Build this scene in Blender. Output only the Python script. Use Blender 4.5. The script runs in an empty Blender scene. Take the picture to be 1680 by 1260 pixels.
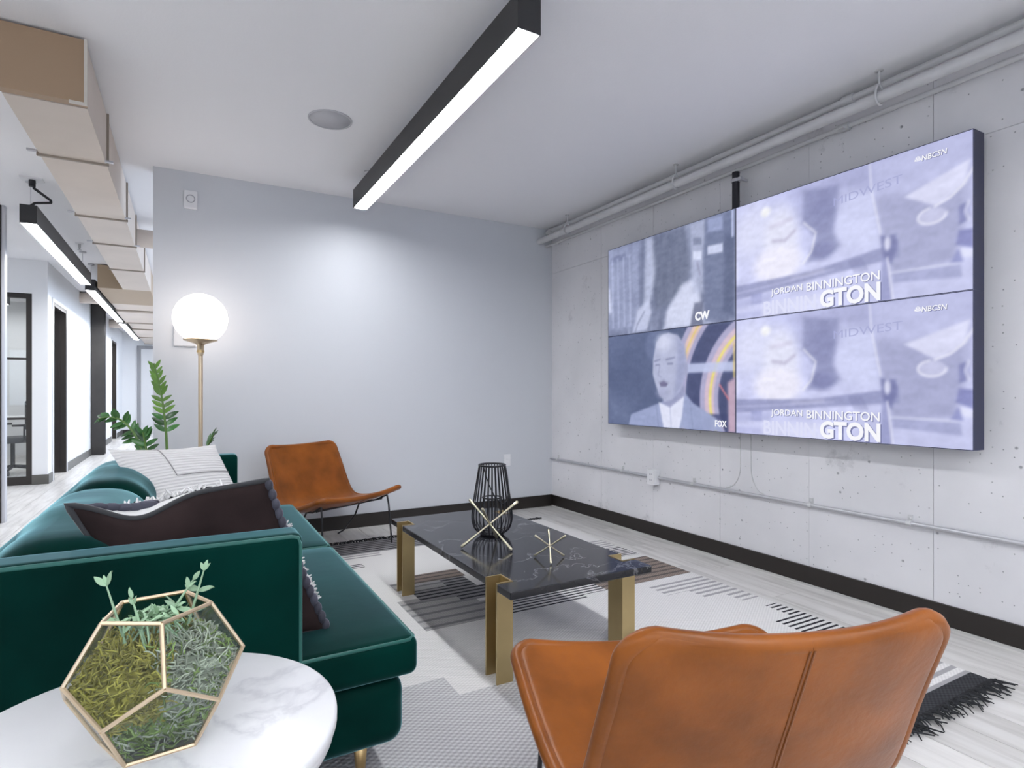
import bpy, bmesh, math, random
import numpy as np
from mathutils import Vector, Matrix

random.seed(7)
np.random.seed(7)
SC = bpy.context.scene
COL = SC.collection
PI = math.pi

# ------------------------------------------------------------------ camera
YAW = math.radians(29.27)
cam_d = bpy.data.cameras.new('camera')
cam_d.sensor_width = 36.0
cam_d.lens = 954.5 / 1680 * 36.0
cam_d.shift_y = 13 / 1680
cam_d.clip_start = 0.05
cam_d.clip_end = 100
cam = bpy.data.objects.new('camera', cam_d)
COL.objects.link(cam)
cam.location = (0, 0, 1.15)
cam.rotation_euler = (PI / 2, 0, -YAW)
SC.camera = cam

# ------------------------------------------------------------------ world, exposure
w = bpy.data.worlds.new('world')
SC.world = w
w.use_nodes = True
w.node_tree.nodes['Background'].inputs[0].default_value = (0.72, 0.83, 1.0, 1)
w.node_tree.nodes['Background'].inputs[1].default_value = 3.2
SC.view_settings.view_transform = 'Standard'
SC.view_settings.look = 'None'
SC.view_settings.exposure = 0.0
SC.view_settings.gamma = 1.0
SC.view_settings.use_curve_mapping = False

LAMP = 46.0          # linear ceiling lights, emission of the diffusers
GLOBE = 4.0          # floor lamp globe
SCREEN = 0.95         # displays

# ------------------------------------------------------------------ room measures
XR, YB, H = 3.236, 4.951, 2.788      # right wall, back wall, ceiling
XL, XE = -1.51, -0.208               # corridor wall, free end of the back wall
YG, YE = 9.2, 19.0                   # glazed office front, corridor end
XO, YF = -5.5, -3.6                  # far left wall, wall behind the camera


# ------------------------------------------------------------------ materials
def mat(name, col, rough=0.5, metal=0.0, var=0.0, vscale=6.0, bump=0.0, bscale=60.0, sheen=0.0,
        sheen_tint=(1, 1, 1), coat=0.0, emit=None, estr=0.0, spec=0.5, objvar=0.0, stretch=None, islandvar=0.0, sheen_rough=0.35):
    m = bpy.data.materials.new(name)
    m.use_nodes = True
    nt = m.node_tree
    b = nt.nodes['Principled BSDF']
    b.inputs['Base Color'].default_value = (*col, 1)
    b.inputs['Roughness'].default_value = rough
    b.inputs['Metallic'].default_value = metal
    b.inputs['Specular IOR Level'].default_value = spec
    if sheen:
        b.inputs['Sheen Weight'].default_value = sheen
        b.inputs['Sheen Roughness'].default_value = sheen_rough
        b.inputs['Sheen Tint'].default_value = (*sheen_tint, 1)
    if coat:
        b.inputs['Coat Weight'].default_value = coat
        b.inputs['Coat Roughness'].default_value = 0.1
    if emit:
        b.inputs['Emission Color'].default_value = (*emit, 1)
        b.inputs['Emission Strength'].default_value = estr
    tc = nt.nodes.new('ShaderNodeTexCoord')
    src = tc.outputs['Object']
    if stretch:
        mp = nt.nodes.new('ShaderNodeMapping')
        mp.inputs['Scale'].default_value = stretch
        nt.links.new(src, mp.inputs['Vector'])
        src = mp.outputs['Vector']
    last = None
    if var:
        n = nt.nodes.new('ShaderNodeTexNoise')
        n.inputs['Scale'].default_value = vscale
        n.inputs['Detail'].default_value = 5
        nt.links.new(src, n.inputs['Vector'])
        r = nt.nodes.new('ShaderNodeMapRange')
        r.inputs['From Min'].default_value = 0.3
        r.inputs['From Max'].default_value = 0.7
        r.inputs['To Min'].default_value = 1 - var
        r.inputs['To Max'].default_value = 1 + var
        nt.links.new(n.outputs['Fac'], r.inputs['Value'])
        last = r.outputs['Result']
    for amount, kind in ((objvar, 0), (islandvar, 1)):
        if amount:
            if kind == 0:
                oi = nt.nodes.new('ShaderNodeObjectInfo').outputs['Random']
            else:
                oi = nt.nodes.new('ShaderNodeNewGeometry').outputs['Random Per Island']
            r2 = nt.nodes.new('ShaderNodeMapRange')
            r2.inputs['To Min'].default_value = 1 - amount
            r2.inputs['To Max'].default_value = 1 + amount
            nt.links.new(oi, r2.inputs['Value'])
            if last:
                mu = nt.nodes.new('ShaderNodeMath')
                mu.operation = 'MULTIPLY'
                nt.links.new(last, mu.inputs[0])
                nt.links.new(r2.outputs['Result'], mu.inputs[1])
                last = mu.outputs[0]
            else:
                last = r2.outputs['Result']
    if last:
        vm = nt.nodes.new('ShaderNodeVectorMath')
        vm.operation = 'SCALE'
        vm.inputs[0].default_value = col
        nt.links.new(last, vm.inputs['Scale'])
        nt.links.new(vm.outputs['Vector'], b.inputs['Base Color'])
    if bump:
        n2 = nt.nodes.new('ShaderNodeTexNoise')
        n2.inputs['Scale'].default_value = bscale
        n2.inputs['Detail'].default_value = 4
        nt.links.new(src, n2.inputs['Vector'])
        bp = nt.nodes.new('ShaderNodeBump')
        bp.inputs['Strength'].default_value = bump
        bp.inputs['Distance'].default_value = 0.01
        nt.links.new(n2.outputs['Fac'], bp.inputs['Height'])
        nt.links.new(bp.outputs['Normal'], b.inputs['Normal'])
    return m


def bsdf(m):
    return m.node_tree.nodes['Principled BSDF']


def ramp(nt, stops):
    r = nt.nodes.new('ShaderNodeValToRGB')
    el = r.color_ramp.elements
    while len(el) > 1:
        el.remove(el[-1])
    el[0].position, el[0].color = stops[0][0], (*stops[0][1], 1)
    for p, c in stops[1:]:
        e = el.new(p)
        e.color = (*c, 1)
    return r


def marble(name, base, vein, scale, rough, sharp=0.06, coat=0.0, cloud=0.0):
    m = mat(name, base, rough, coat=coat)
    nt = m.node_tree
    tc = nt.nodes.new('ShaderNodeTexCoord')
    d = nt.nodes.new('ShaderNodeTexNoise')
    d.inputs['Scale'].default_value = scale * 0.6
    d.inputs['Detail'].default_value = 6
    nt.links.new(tc.outputs['Object'], d.inputs['Vector'])
    mx = nt.nodes.new('ShaderNodeMix')
    mx.data_type = 'VECTOR'
    mx.inputs['Factor'].default_value = 0.35
    nt.links.new(tc.outputs['Object'], mx.inputs['A'])
    nt.links.new(d.outputs['Color'], mx.inputs['B'])
    n = nt.nodes.new('ShaderNodeTexNoise')
    n.inputs['Scale'].default_value = scale
    n.inputs['Detail'].default_value = 8
    n.inputs['Roughness'].default_value = 0.55
    nt.links.new(mx.outputs['Result'], n.inputs['Vector'])
    s = nt.nodes.new('ShaderNodeMath')
    s.operation = 'SUBTRACT'
    s.inputs[1].default_value = 0.5
    nt.links.new(n.outputs['Fac'], s.inputs[0])
    a = nt.nodes.new('ShaderNodeMath')
    a.operation = 'ABSOLUTE'
    nt.links.new(s.outputs[0], a.inputs[0])
    mid = tuple(base[i] * (1 - cloud) + vein[i] * cloud for i in range(3))
    r = ramp(nt, [(0.0, vein), (sharp * 0.35, tuple(0.5 * (vein[i] + mid[i]) for i in range(3))), (sharp, mid), (sharp + 0.12, base)])
    nt.links.new(a.outputs[0], r.inputs['Fac'])
    nt.links.new(r.outputs['Color'], bsdf(m).inputs['Base Color'])
    return m


def thin_glass(name, tint, refl=0.12, rough=0.02):
    m = bpy.data.materials.new(name)
    m.use_nodes = True
    nt = m.node_tree
    nt.nodes.remove(nt.nodes['Principled BSDF'])
    out = nt.nodes['Material Output']
    t = nt.nodes.new('ShaderNodeBsdfTransparent')
    t.inputs['Color'].default_value = (*tint, 1)
    g = nt.nodes.new('ShaderNodeBsdfGlossy')
    g.inputs['Roughness'].default_value = rough
    lw = nt.nodes.new('ShaderNodeLayerWeight')
    lw.inputs['Blend'].default_value = 0.15
    mr = nt.nodes.new('ShaderNodeMapRange')
    mr.inputs['To Min'].default_value = refl * 0.6
    mr.inputs['To Max'].default_value = refl + 0.35
    nt.links.new(lw.outputs['Fresnel'], mr.inputs['Value'])
    mx = nt.nodes.new('ShaderNodeMixShader')
    nt.links.new(mr.outputs['Result'], mx.inputs['Fac'])
    nt.links.new(t.outputs[0], mx.inputs[1])
    nt.links.new(g.outputs[0], mx.inputs[2])
    nt.links.new(mx.outputs[0], out.inputs['Surface'])
    return m


M = {}
M['wall'] = mat('painted_wall', (0.615, 0.63, 0.665), 0.55, bump=0.03, bscale=150, spec=0.3)
M['ceiling'] = mat('painted_ceiling', (0.86, 0.855, 0.875), 0.8, bump=0.05, bscale=90)
M['officewall'] = mat('office_wall', (0.80, 0.80, 0.81), 0.6)
M['base'] = mat('dark_baseboard', (0.016, 0.012, 0.010), 0.45)
M['base_grey'] = mat('grey_baseboard', (0.10, 0.095, 0.085), 0.45)
M['strip'] = mat('pale_edge_strip', (0.5, 0.49, 0.48), 0.4)
M['darkframe'] = mat('dark_bronze_frame', (0.022, 0.017, 0.014), 0.4, var=0.15, vscale=4)
M['column'] = mat('dark_steel_column', (0.030, 0.027, 0.025), 0.45, var=0.2, vscale=5)
M['whiteplastic'] = mat('white_plastic', (0.78, 0.78, 0.80), 0.4)
M['greyplastic'] = mat('grey_ring', (0.38, 0.38, 0.42), 0.4)
M['paintpipe'] = mat('painted_pipe', (0.60, 0.60, 0.61), 0.4, var=0.05, vscale=10)
M['galv'] = mat('galvanised_conduit', (0.55, 0.55, 0.58), 0.32, metal=0.5)
M['blackpipe'] = mat('black_pipe', (0.012, 0.012, 0.018), 0.4)
M['duct'] = mat('beige_duct', (0.62, 0.54, 0.475), 0.5, var=0.06, vscale=2)
M['ductseam'] = mat('duct_flange', (0.33, 0.28, 0.23), 0.5)
M['fixture'] = mat('black_fixture', (0.022, 0.022, 0.024), 0.42)
M['diffuser'] = mat('lit_diffuser', (0.9, 0.9, 0.9), 0.5, emit=(0.95, 0.97, 1.0), estr=LAMP)
M['globe'] = mat('lit_globe', (0.9, 0.9, 0.9), 0.3, emit=(1.0, 0.90, 0.82), estr=GLOBE)
M['brass'] = mat('brass', (0.60, 0.42, 0.20), 0.3, metal=1.0, var=0.06, vscale=8)
M['satinbrass'] = mat('satin_brass_table_leg', (0.47, 0.36, 0.18), 0.36, metal=0.85, var=0.05, vscale=8)
M['palebrass'] = mat('pale_brass', (0.72, 0.66, 0.48), 0.28, metal=0.9)
M['lampbrass'] = mat('lamp_brass', (0.66, 0.52, 0.36), 0.32, metal=0.85)
M['blackwire'] = mat('black_wire', (0.012, 0.012, 0.016), 0.45)
M['blackmetal'] = mat('black_metal', (0.018, 0.018, 0.022), 0.4)
M['velvet'] = mat('green_velvet', (0.0003, 0.019, 0.015), 0.6, var=0.5, vscale=2.6, sheen=1.0, sheen_rough=0.30,
                  sheen_tint=(0.38, 0.75, 0.84), bump=0.06, bscale=9, spec=0.03)
M['velvetpipe'] = mat('green_velvet_piping', (0.006, 0.09, 0.075), 0.5, sheen=0.9, sheen_tint=(0.5, 0.85, 0.85))
M['marble'] = marble('white_marble', (0.76, 0.76, 0.78), (0.60, 0.60, 0.63), 3.2, 0.3, 0.03, cloud=0.12)
M['blackmarble'] = marble('black_marble', (0.012, 0.012, 0.016), (0.13, 0.13, 0.145), 3.0, 0.13, 0.008, cloud=0.04)
M['leather'] = mat('tan_leather', (0.235, 0.070, 0.010), 0.33, var=0.34, vscale=5, bump=0.10, bscale=45, spec=0.25, sheen=0.12, sheen_rough=0.3, sheen_tint=(1.0, 0.92, 0.98))
M['leatherseam'] = mat('leather_piping', (0.20, 0.065, 0.016), 0.45)
M['fringe'] = mat('charcoal_yarn', (0.016, 0.017, 0.020), 0.9, islandvar=0.5)
M['pillowwhite'] = mat('ivory_knit', (0.66, 0.65, 0.65), 0.9, sheen=0.2)
M['pillowseam'] = mat('ivory_seam', (0.34, 0.33, 0.33), 0.9)
M['pillowback'] = mat('espresso_cotton', (0.022, 0.014, 0.014), 0.8, var=0.3, vscale=7, bump=0.5, bscale=9, spec=0.1, sheen=0.2, sheen_tint=(0.8, 0.6, 0.6))
M['quilt'] = mat('slate_quilting', (0.05, 0.05, 0.07), 0.85, sheen=0.3, sheen_tint=(0.7, 0.7, 0.9), islandvar=0.25)
M['tuft'] = mat('white_yarn', (0.7, 0.69, 0.69), 0.9, islandvar=0.15)
M['tuftblack'] = mat('black_yarn', (0.02, 0.02, 0.025), 0.9)
M['leaf'] = mat('glossy_leaf', (0.030, 0.125, 0.022), 0.3, objvar=0.45, coat=0.2)
M['youngleaf'] = mat('young_leaf', (0.12, 0.26, 0.03), 0.35, objvar=0.3)
M['stem'] = mat('green_stem', (0.12, 0.22, 0.05), 0.45)
M['pot'] = mat('white_ceramic', (0.6, 0.6, 0.6), 0.35)
M['soil'] = mat('soil', (0.03, 0.02, 0.014), 0.95, bump=0.6, bscale=80)
M['moss'] = mat('dried_moss', (0.32, 0.29, 0.055), 0.9, islandvar=0.5)
M['mossgrey'] = mat('grey_moss', (0.40, 0.44, 0.35), 0.9, islandvar=0.4)
M['mossgreen'] = mat('green_moss', (0.20, 0.30, 0.08), 0.9, islandvar=0.5)
M['succulent'] = mat('pale_succulent', (0.33, 0.50, 0.32), 0.45, objvar=0.25)
M['greysucculent'] = mat('grey_succulent', (0.36, 0.42, 0.43), 0.5, objvar=0.2)
M['glass'] = thin_glass('clear_glass', (0.96, 0.975, 0.97), 0.05)
M['windowglass'] = thin_glass('window_glass', (0.95, 0.97, 0.98), 0.06)
M['screenblack'] = mat('display_housing', (0.006, 0.010, 0.05), 0.3)  # bluish glow of the screens put into the base colour
M['mesh'] = mat('office_mesh', (0.05, 0.05, 0.055), 0.7)
M['desk'] = mat('white_desk', (0.7, 0.7, 0.7), 0.4)
M['whitedoor'] = mat('white_door', (0.70, 0.70, 0.71), 0.45)
M['doorline'] = mat('door_trim_grey', (0.30, 0.30, 0.31), 0.45)
M['steel'] = mat('steel', (0.5, 0.5, 0.5), 0.3, metal=1.0)
M['speaker'] = mat('speaker_grille', (0.55, 0.55, 0.58), 0.8, bump=0.3, bscale=500)


def concrete_mat():
    m = mat('painted_concrete', (0.70, 0.70, 0.715), 0.55)
    nt = m.node_tree
    b = bsdf(m)
    tc = nt.nodes.new('ShaderNodeTexCoord')
    big = nt.nodes.new('ShaderNodeTexNoise')
    big.inputs['Scale'].default_value = 1.6
    big.inputs['Detail'].default_value = 6
    nt.links.new(tc.outputs['Object'], big.inputs['Vector'])
    rr = ramp(nt, [(0.3, (0.68, 0.675, 0.70)), (0.7, (0.80, 0.79, 0.815))])
    nt.links.new(big.outputs['Fac'], rr.inputs['Fac'])

    sx_ = nt.nodes.new('ShaderNodeSeparateXYZ')
    nt.links.new(tc.outputs['Object'], sx_.inputs[0])
    yz = nt.nodes.new('ShaderNodeCombineXYZ')
    nt.links.new(sx_.outputs['Y'], yz.inputs['X'])
    nt.links.new(sx_.outputs['Z'], yz.inputs['Y'])

    def pits(scale, cut, thresh):
        v = nt.nodes.new('ShaderNodeTexVoronoi')
        v.voronoi_dimensions = '2D'
        v.inputs['Scale'].default_value = scale
        nt.links.new(yz.outputs['Vector'], v.inputs['Vector'])
        sep = nt.nodes.new('ShaderNodeSeparateColor')
        nt.links.new(v.outputs['Color'], sep.inputs[0])
        keep = nt.nodes.new('ShaderNodeMath')
        keep.operation = 'GREATER_THAN'
        keep.inputs[1].default_value = thresh
        nt.links.new(sep.outputs[0], keep.inputs[0])
        r = nt.nodes.new('ShaderNodeMapRange')
        r.inputs['From Min'].default_value = cut
        r.inputs['From Max'].default_value = cut * 0.45
        nt.links.new(v.outputs['Distance'], r.inputs['Value'])
        mu = nt.nodes.new('ShaderNodeMath')
        mu.operation = 'MULTIPLY'
        nt.links.new(r.outputs['Result'], mu.inputs[0])
        nt.links.new(keep.outputs[0], mu.inputs[1])
        return mu.outputs[0]
    p1 = pits(6, 0.05, 0.74)
    p2 = pits(23, 0.085, 0.80)
    mx = nt.nodes.new('ShaderNodeMath')
    mx.operation = 'MAXIMUM'
    nt.links.new(p1, mx.inputs[0])
    nt.links.new(p2, mx.inputs[1])
    # scratchy worn streaks
    ms = nt.nodes.new('ShaderNodeTexNoise')
    ms.inputs['Scale'].default_value = 3.0
    ms.inputs['Detail'].default_value = 12
    ms.inputs['Roughness'].default_value = 0.75
    nt.links.new(tc.outputs['Object'], ms.inputs['Vector'])
    msr = nt.nodes.new('ShaderNodeMapRange')
    msr.inputs['From Min'].default_value = 0.61
    msr.inputs['From Max'].default_value = 0.74
    msr.inputs['To Max'].default_value = 0.6
    nt.links.new(ms.outputs['Fac'], msr.inputs['Value'])
    mx2 = nt.nodes.new('ShaderNodeMath')
    mx2.operation = 'MAXIMUM'
    nt.links.new(mx.outputs[0], mx2.inputs[0])
    nt.links.new(msr.outputs['Result'], mx2.inputs[1])
    c = nt.nodes.new('ShaderNodeMix')
    c.data_type = 'RGBA'
    c.inputs['B'].default_value = (0.36, 0.36, 0.38, 1)
    nt.links.new(mx2.outputs[0], c.inputs['Factor'])
    nt.links.new(rr.outputs['Color'], c.inputs['A'])
    nt.links.new(c.outputs['Result'], b.inputs['Base Color'])
    h = nt.nodes.new('ShaderNodeMath')
    h.operation = 'SUBTRACT'
    nt.links.new(big.outputs['Fac'], h.inputs[0])
    nt.links.new(mx2.outputs[0], h.inputs[1])
    bp = nt.nodes.new('ShaderNodeBump')
    bp.inputs['Strength'].default_value = 0.5
    bp.inputs['Distance'].default_value = 0.006
    nt.links.new(h.outputs[0], bp.inputs['Height'])
    nt.links.new(bp.outputs['Normal'], b.inputs['Normal'])
    return m


M['concrete'] = concrete_mat()


def plank_mat():
    m = mat('bleached_oak', (0.58, 0.55, 0.52), 0.32, spec=0.4)
    nt = m.node_tree
    tc = nt.nodes.new('ShaderNodeTexCoord')
    oi = nt.nodes.new('ShaderNodeObjectInfo')
    ad = nt.nodes.new('ShaderNodeVectorMath')
    ad.operation = 'ADD'
    nt.links.new(tc.outputs['Object'], ad.inputs[0])
    sc = nt.nodes.new('ShaderNodeVectorMath')
    sc.operation = 'SCALE'
    sc.inputs[0].default_value = (31, 17, 5)
    nt.links.new(oi.outputs['Random'], sc.inputs['Scale'])
    nt.links.new(sc.outputs[0], ad.inputs[1])
    mp = nt.nodes.new('ShaderNodeMapping')
    mp.inputs['Scale'].default_value = (26, 2.2, 1)
    nt.links.new(ad.outputs[0], mp.inputs['Vector'])
    n = nt.nodes.new('ShaderNodeTexNoise')
    n.inputs['Scale'].default_value = 1.0
    n.inputs['Detail'].default_value = 6
    nt.links.new(mp.outputs['Vector'], n.inputs['Vector'])
    r = ramp(nt, [(0.25, (0.48, 0.46, 0.44)), (0.55, (0.68, 0.66, 0.64)), (0.8, (0.74, 0.725, 0.71))])
    nt.links.new(n.outputs['Fac'], r.inputs['Fac'])
    mr = nt.nodes.new('ShaderNodeMapRange')
    mr.inputs['To Min'].default_value = 0.86
    mr.inputs['To Max'].default_value = 1.06
    nt.links.new(oi.outputs['Random'], mr.inputs['Value'])
    vm = nt.nodes.new('ShaderNodeVectorMath')
    vm.operation = 'SCALE'
    nt.links.new(r.outputs['Color'], vm.inputs[0])
    nt.links.new(mr.outputs['Result'], vm.inputs['Scale'])
    nt.links.new(vm.outputs[0], bsdf(m).inputs['Base Color'])
    return m


M['plank'] = plank_mat()
M['subfloor'] = mat('floor_joint', (0.48, 0.46, 0.44), 0.5)


def weave_mat(name, c1, c2, stripe=None, sw=0.5, weave=0.015):
    """flat-woven yarn: rows along x; optional second stripe colour repeating along y (period, colour)"""
    m = mat(name, c1, 0.9, spec=0.2)
    nt = m.node_tree
    b = bsdf(m)
    tc = nt.nodes.new('ShaderNodeTexCoord')
    sep = nt.nodes.new('ShaderNodeSeparateXYZ')
    nt.links.new(tc.outputs['Object'], sep.inputs[0])

    def wave(out, period, phase=0.0):
        k = nt.nodes.new('ShaderNodeMath')
        k.operation = 'MULTIPLY'
        k.inputs[1].default_value = 2 * PI / period
        nt.links.new(out, k.inputs[0])
        s = nt.nodes.new('ShaderNodeMath')
        s.operation = 'SINE'
        nt.links.new(k.outputs[0], s.inputs[0])
        return s.outputs[0]
    wx = wave(sep.outputs['X'], weave * 1.6)
    wy = wave(sep.outputs['Y'], weave)
    mu = nt.nodes.new('ShaderNodeMath')
    mu.operation = 'MULTIPLY'
    nt.links.new(wx, mu.inputs[0])
    nt.links.new(wy, mu.inputs[1])
    mr = nt.nodes.new('ShaderNodeMapRange')
    mr.inputs['From Min'].default_value = -1
    nt.links.new(mu.outputs[0], mr.inputs['Value'])
    mix = nt.nodes.new('ShaderNodeMix')
    mix.data_type = 'RGBA'
    mix.inputs['A'].default_value = (*c2, 1)
    mix.inputs['B'].default_value = (*c1, 1)
    nt.links.new(mr.outputs['Result'], mix.inputs['Factor'])
    col = mix.outputs['Result']
    if stripe:
        per, sc = stripe
        ws = wave(sep.outputs['Y'], per)
        gt = nt.nodes.new('ShaderNodeMapRange')
        gt.inputs['From Min'].default_value = math.cos(PI * sw) - 0.25
        gt.inputs['From Max'].default_value = math.cos(PI * sw) + 0.25
        nt.links.new(ws, gt.inputs['Value'])
        mx = nt.nodes.new('ShaderNodeMix')
        mx.data_type = 'RGBA'
        mx.inputs['B'].default_value = (*sc, 1)
        nt.links.new(gt.outputs['Result'], mx.inputs['Factor'])
        nt.links.new(col, mx.inputs['A'])
        col = mx.outputs['Result']
    nt.links.new(col, b.inputs['Base Color'])
    bp = nt.nodes.new('ShaderNodeBump')
    bp.inputs['Strength'].default_value = 0.6
    bp.inputs['Distance'].default_value = 0.004
    nt.links.new(mr.outputs['Result'], bp.inputs['Height'])
    nt.links.new(bp.outputs['Normal'], b.inputs['Normal'])
    return m


CREAM, CREAM2 = (0.80, 0.785, 0.77), (0.64, 0.63, 0.62)
R_MATS = [
    weave_mat('rug_cream', CREAM, CREAM2),                                                   # 0
    weave_mat('rug_grey', (0.66, 0.655, 0.66), (0.34, 0.335, 0.345), weave=0.020),                         # 1
    weave_mat('rug_charcoal', (0.05, 0.052, 0.058), (0.022, 0.022, 0.026)),                   # 2
    weave_mat('rug_black_lines', CREAM, CREAM2, (0.034, (0.018, 0.018, 0.024)), 0.42),        # 3
    weave_mat('rug_dense_black', (0.36, 0.35, 0.36), (0.20, 0.20, 0.21), (0.048, (0.03, 0.03, 0.035)), 0.40),   # 4
    weave_mat('rug_brown', (0.34, 0.275, 0.235), (0.17, 0.135, 0.115), (0.060, (0.11, 0.095, 0.09)), 0.33),      # 5
    weave_mat('rug_grey_lines', CREAM, CREAM2, (0.050, (0.36, 0.35, 0.36)), 0.45),            # 6
    weave_mat('rug_grey_mix', (0.50, 0.485, 0.48), (0.30, 0.295, 0.3), (0.085, (0.22, 0.22, 0.225)), 0.3),       # 7
]


# ------------------------------------------------------------------ mesh builder
class MB:
    def __init__(self):
        self.v, self.f, self.mi, self.sm = [], [], [], []

    def add(self, verts, faces, mi=0, smooth=False):
        o = len(self.v)
        self.v += [tuple(p) for p in verts]
        for f in faces:
            self.f.append([o + i for i in f])
            self.mi.append(mi)
            self.sm.append(smooth)
        return self

    def box(self, lo, hi, mi=0):
        (a, b, c), (d, e, g) = lo, hi
        v = [(a, b, c), (d, b, c), (d, e, c), (a, e, c), (a, b, g), (d, b, g), (d, e, g), (a, e, g)]
        return self.add(v, [(3, 2, 1, 0), (4, 5, 6, 7), (0, 1, 5, 4), (1, 2, 6, 5), (2, 3, 7, 6), (3, 0, 4, 7)], mi)

    def tube(self, path, r, n=8, mi=0, caps=True, smooth=True):
        P = [Vector(p) for p in path]
        R = r if isinstance(r, (list, tuple)) else [r] * len(P)
        t0 = (P[1] - P[0]).normalized()
        up = Vector((0, 0, 1)) if abs(t0.z) < 0.9 else Vector((1, 0, 0))
        nx = t0.cross(up).normalized()
        vs, fs = [], []
        for i, p in enumerate(P):
            if i == 0:
                t = P[1] - P[0]
            elif i == len(P) - 1:
                t = P[-1] - P[-2]
            else:
                t = P[i + 1] - P[i - 1]
            t.normalize()
            nx = (nx - t * nx.dot(t))
            if nx.length < 1e-6:
                nx = t.orthogonal()
            nx.normalize()
            ny = t.cross(nx)
            for k in range(n):
                a = 2 * PI * k / n
                vs.append(p + (nx * math.cos(a) + ny * math.sin(a)) * R[i])
        for i in range(len(P) - 1):
            for k in range(n):
                k2 = (k + 1) % n
                fs.append((i * n + k, i * n + k2, (i + 1) * n + k2, (i + 1) * n + k))
        self.add(vs, fs, mi, smooth)
        if caps:
            self.add(vs[:n], [tuple(range(n - 1, -1, -1))], mi)
            self.add(vs[-n:], [tuple(range(n))], mi)
        return self

    def lathe(self, prof, c=(0, 0, 0), n=32, mi=0, smooth=True):
        vs, fs = [], []
        for r, z in prof:
            for k in range(n):
                a = 2 * PI * k / n
                vs.append((c[0] + r * math.cos(a), c[1] + r * math.sin(a), c[2] + z))
        for i in range(len(prof) - 1):
            for k in range(n):
                k2 = (k + 1) % n
                fs.append((i * n + k, i * n + k2, (i + 1) * n + k2, (i + 1) * n + k))
        return self.add(vs, fs, mi, smooth)

    def sphere(self, c, r, n=12, m=8, mi=0):
        rx, ry, rz = r if isinstance(r, (tuple, list)) else (r, r, r)
        vs, fs = [], []
        for i in range(m + 1):
            th = PI * i / m
            for k in range(n):
                a = 2 * PI * k / n
                vs.append((c[0] + rx * math.sin(th) * math.cos(a), c[1] + ry * math.sin(th) * math.sin(a), c[2] + rz * math.cos(th)))
        for i in range(m):
            for k in range(n):
                k2 = (k + 1) % n
                fs.append((i * n + k, (i + 1) * n + k, (i + 1) * n + k2, i * n + k2))
        return self.add(vs, fs, mi, True)

    def prism(self, poly, z0, z1, mi=0):
        n = len(poly)
        v = [(x, y, z0) for x, y in poly] + [(x, y, z1) for x, y in poly]
        f = [tuple(range(n - 1, -1, -1)), tuple(range(n, 2 * n))]
        f += [(i, (i + 1) % n, n + (i + 1) % n, n + i) for i in range(n)]
        return self.add(v, f, mi)

    def rbox(self, lo, hi, r, k=4, inner=6, mi=0, deform=None):
        """box with rounded edges, each side a grid"""
        lo, hi = list(lo), list(hi)
        ax = []
        for i in range(3):
            a, b = lo[i], hi[i]
            rr = min(r, (b - a) / 2 - 1e-4)
            s = [a + rr * (1 - math.cos(PI / 2 * j / k)) * 1.0 for j in range(k)]
            mids = [a + rr + (b - a - 2 * rr) * j / inner for j in range(inner + 1)]
            e = [b - (x - a) for x in reversed(s)]
            ax.append(s + mids + e)
        n = [len(a) for a in ax]
        idx, vs, fs = {}, [], []

        def vid(i, j, l):
            if (i, j, l) not in idx:
                p = [ax[0][i], ax[1][j], ax[2][l]]
                q = []
                for t in range(3):
                    rr = min(r, (hi[t] - lo[t]) / 2 - 1e-4)
                    q.append(min(max(p[t], lo[t] + rr), hi[t] - rr))
                d = Vector(p) - Vector(q)
                pv = Vector(q) + (d.normalized() * r if d.length > 1e-9 else Vector())
                if deform:
                    pv = deform(pv)
                idx[(i, j, l)] = len(vs)
                vs.append(tuple(pv))
            return idx[(i, j, l)]
        for t in range(3):
            u, w_ = (t + 1) % 3, (t + 2) % 3
            for side in (0, n[t] - 1):
                for a in range(n[u] - 1):
                    for b in range(n[w_] - 1):
                        q = []
                        for (da, db) in ((0, 0), (1, 0), (1, 1), (0, 1)):
                            c = [0, 0, 0]
                            c[t], c[u], c[w_] = side, a + da, b + db
                            q.append(vid(*c))
                        fs.append(tuple(q if side else q[::-1]))
        return self.add(vs, fs, mi, True)

    def mesh(self, name, mats):
        me = bpy.data.meshes.new(name)
        me.from_pydata(self.v, [], self.f)
        for m in (mats if isinstance(mats, (list, tuple)) else [mats]):
            me.materials.append(m)
        me.polygons.foreach_set('material_index', self.mi)
        me.polygons.foreach_set('use_smooth', self.sm)
        me.update()
        return me

    def build(self, name, mats, parent=None, loc=None, rz=0.0):
        return link(name, self.mesh(name, mats), parent, loc, rz)


def link(name, me, parent=None, loc=None, rz=0.0):
    o = bpy.data.objects.new(name, me)
    COL.objects.link(o)
    if parent:
        o.parent = parent
    if loc:
        o.location = loc
    if rz:
        o.rotation_euler = (0, 0, rz)
    return o


def tag(o, label=None, cat=None, group=None, kind=None):
    if label:
        o['label'] = label
    if cat:
        o['category'] = cat
    if group:
        o['group'] = group
    if kind:
        o['kind'] = kind
    return o


def thing(name, label, cat, loc=(0, 0, 0), rz=0.0, group=None):
    o = bpy.data.objects.new(name, None)
    COL.objects.link(o)
    o.location = loc
    o.rotation_euler = (0, 0, rz)
    o.empty_display_size = 0.1
    return tag(o, label, cat, group)


def struct(name, mb, mats, loc=None, label=None, cat=None):
    o = mb.build(name, mats, None, loc)
    return tag(o, label, cat, kind='structure')


def bevel(o, width, seg=2):
    m = o.modifiers.new('bevel', 'BEVEL')
    m.width = width
    m.segments = seg
    m.limit_method = 'ANGLE'
    return o


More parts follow.
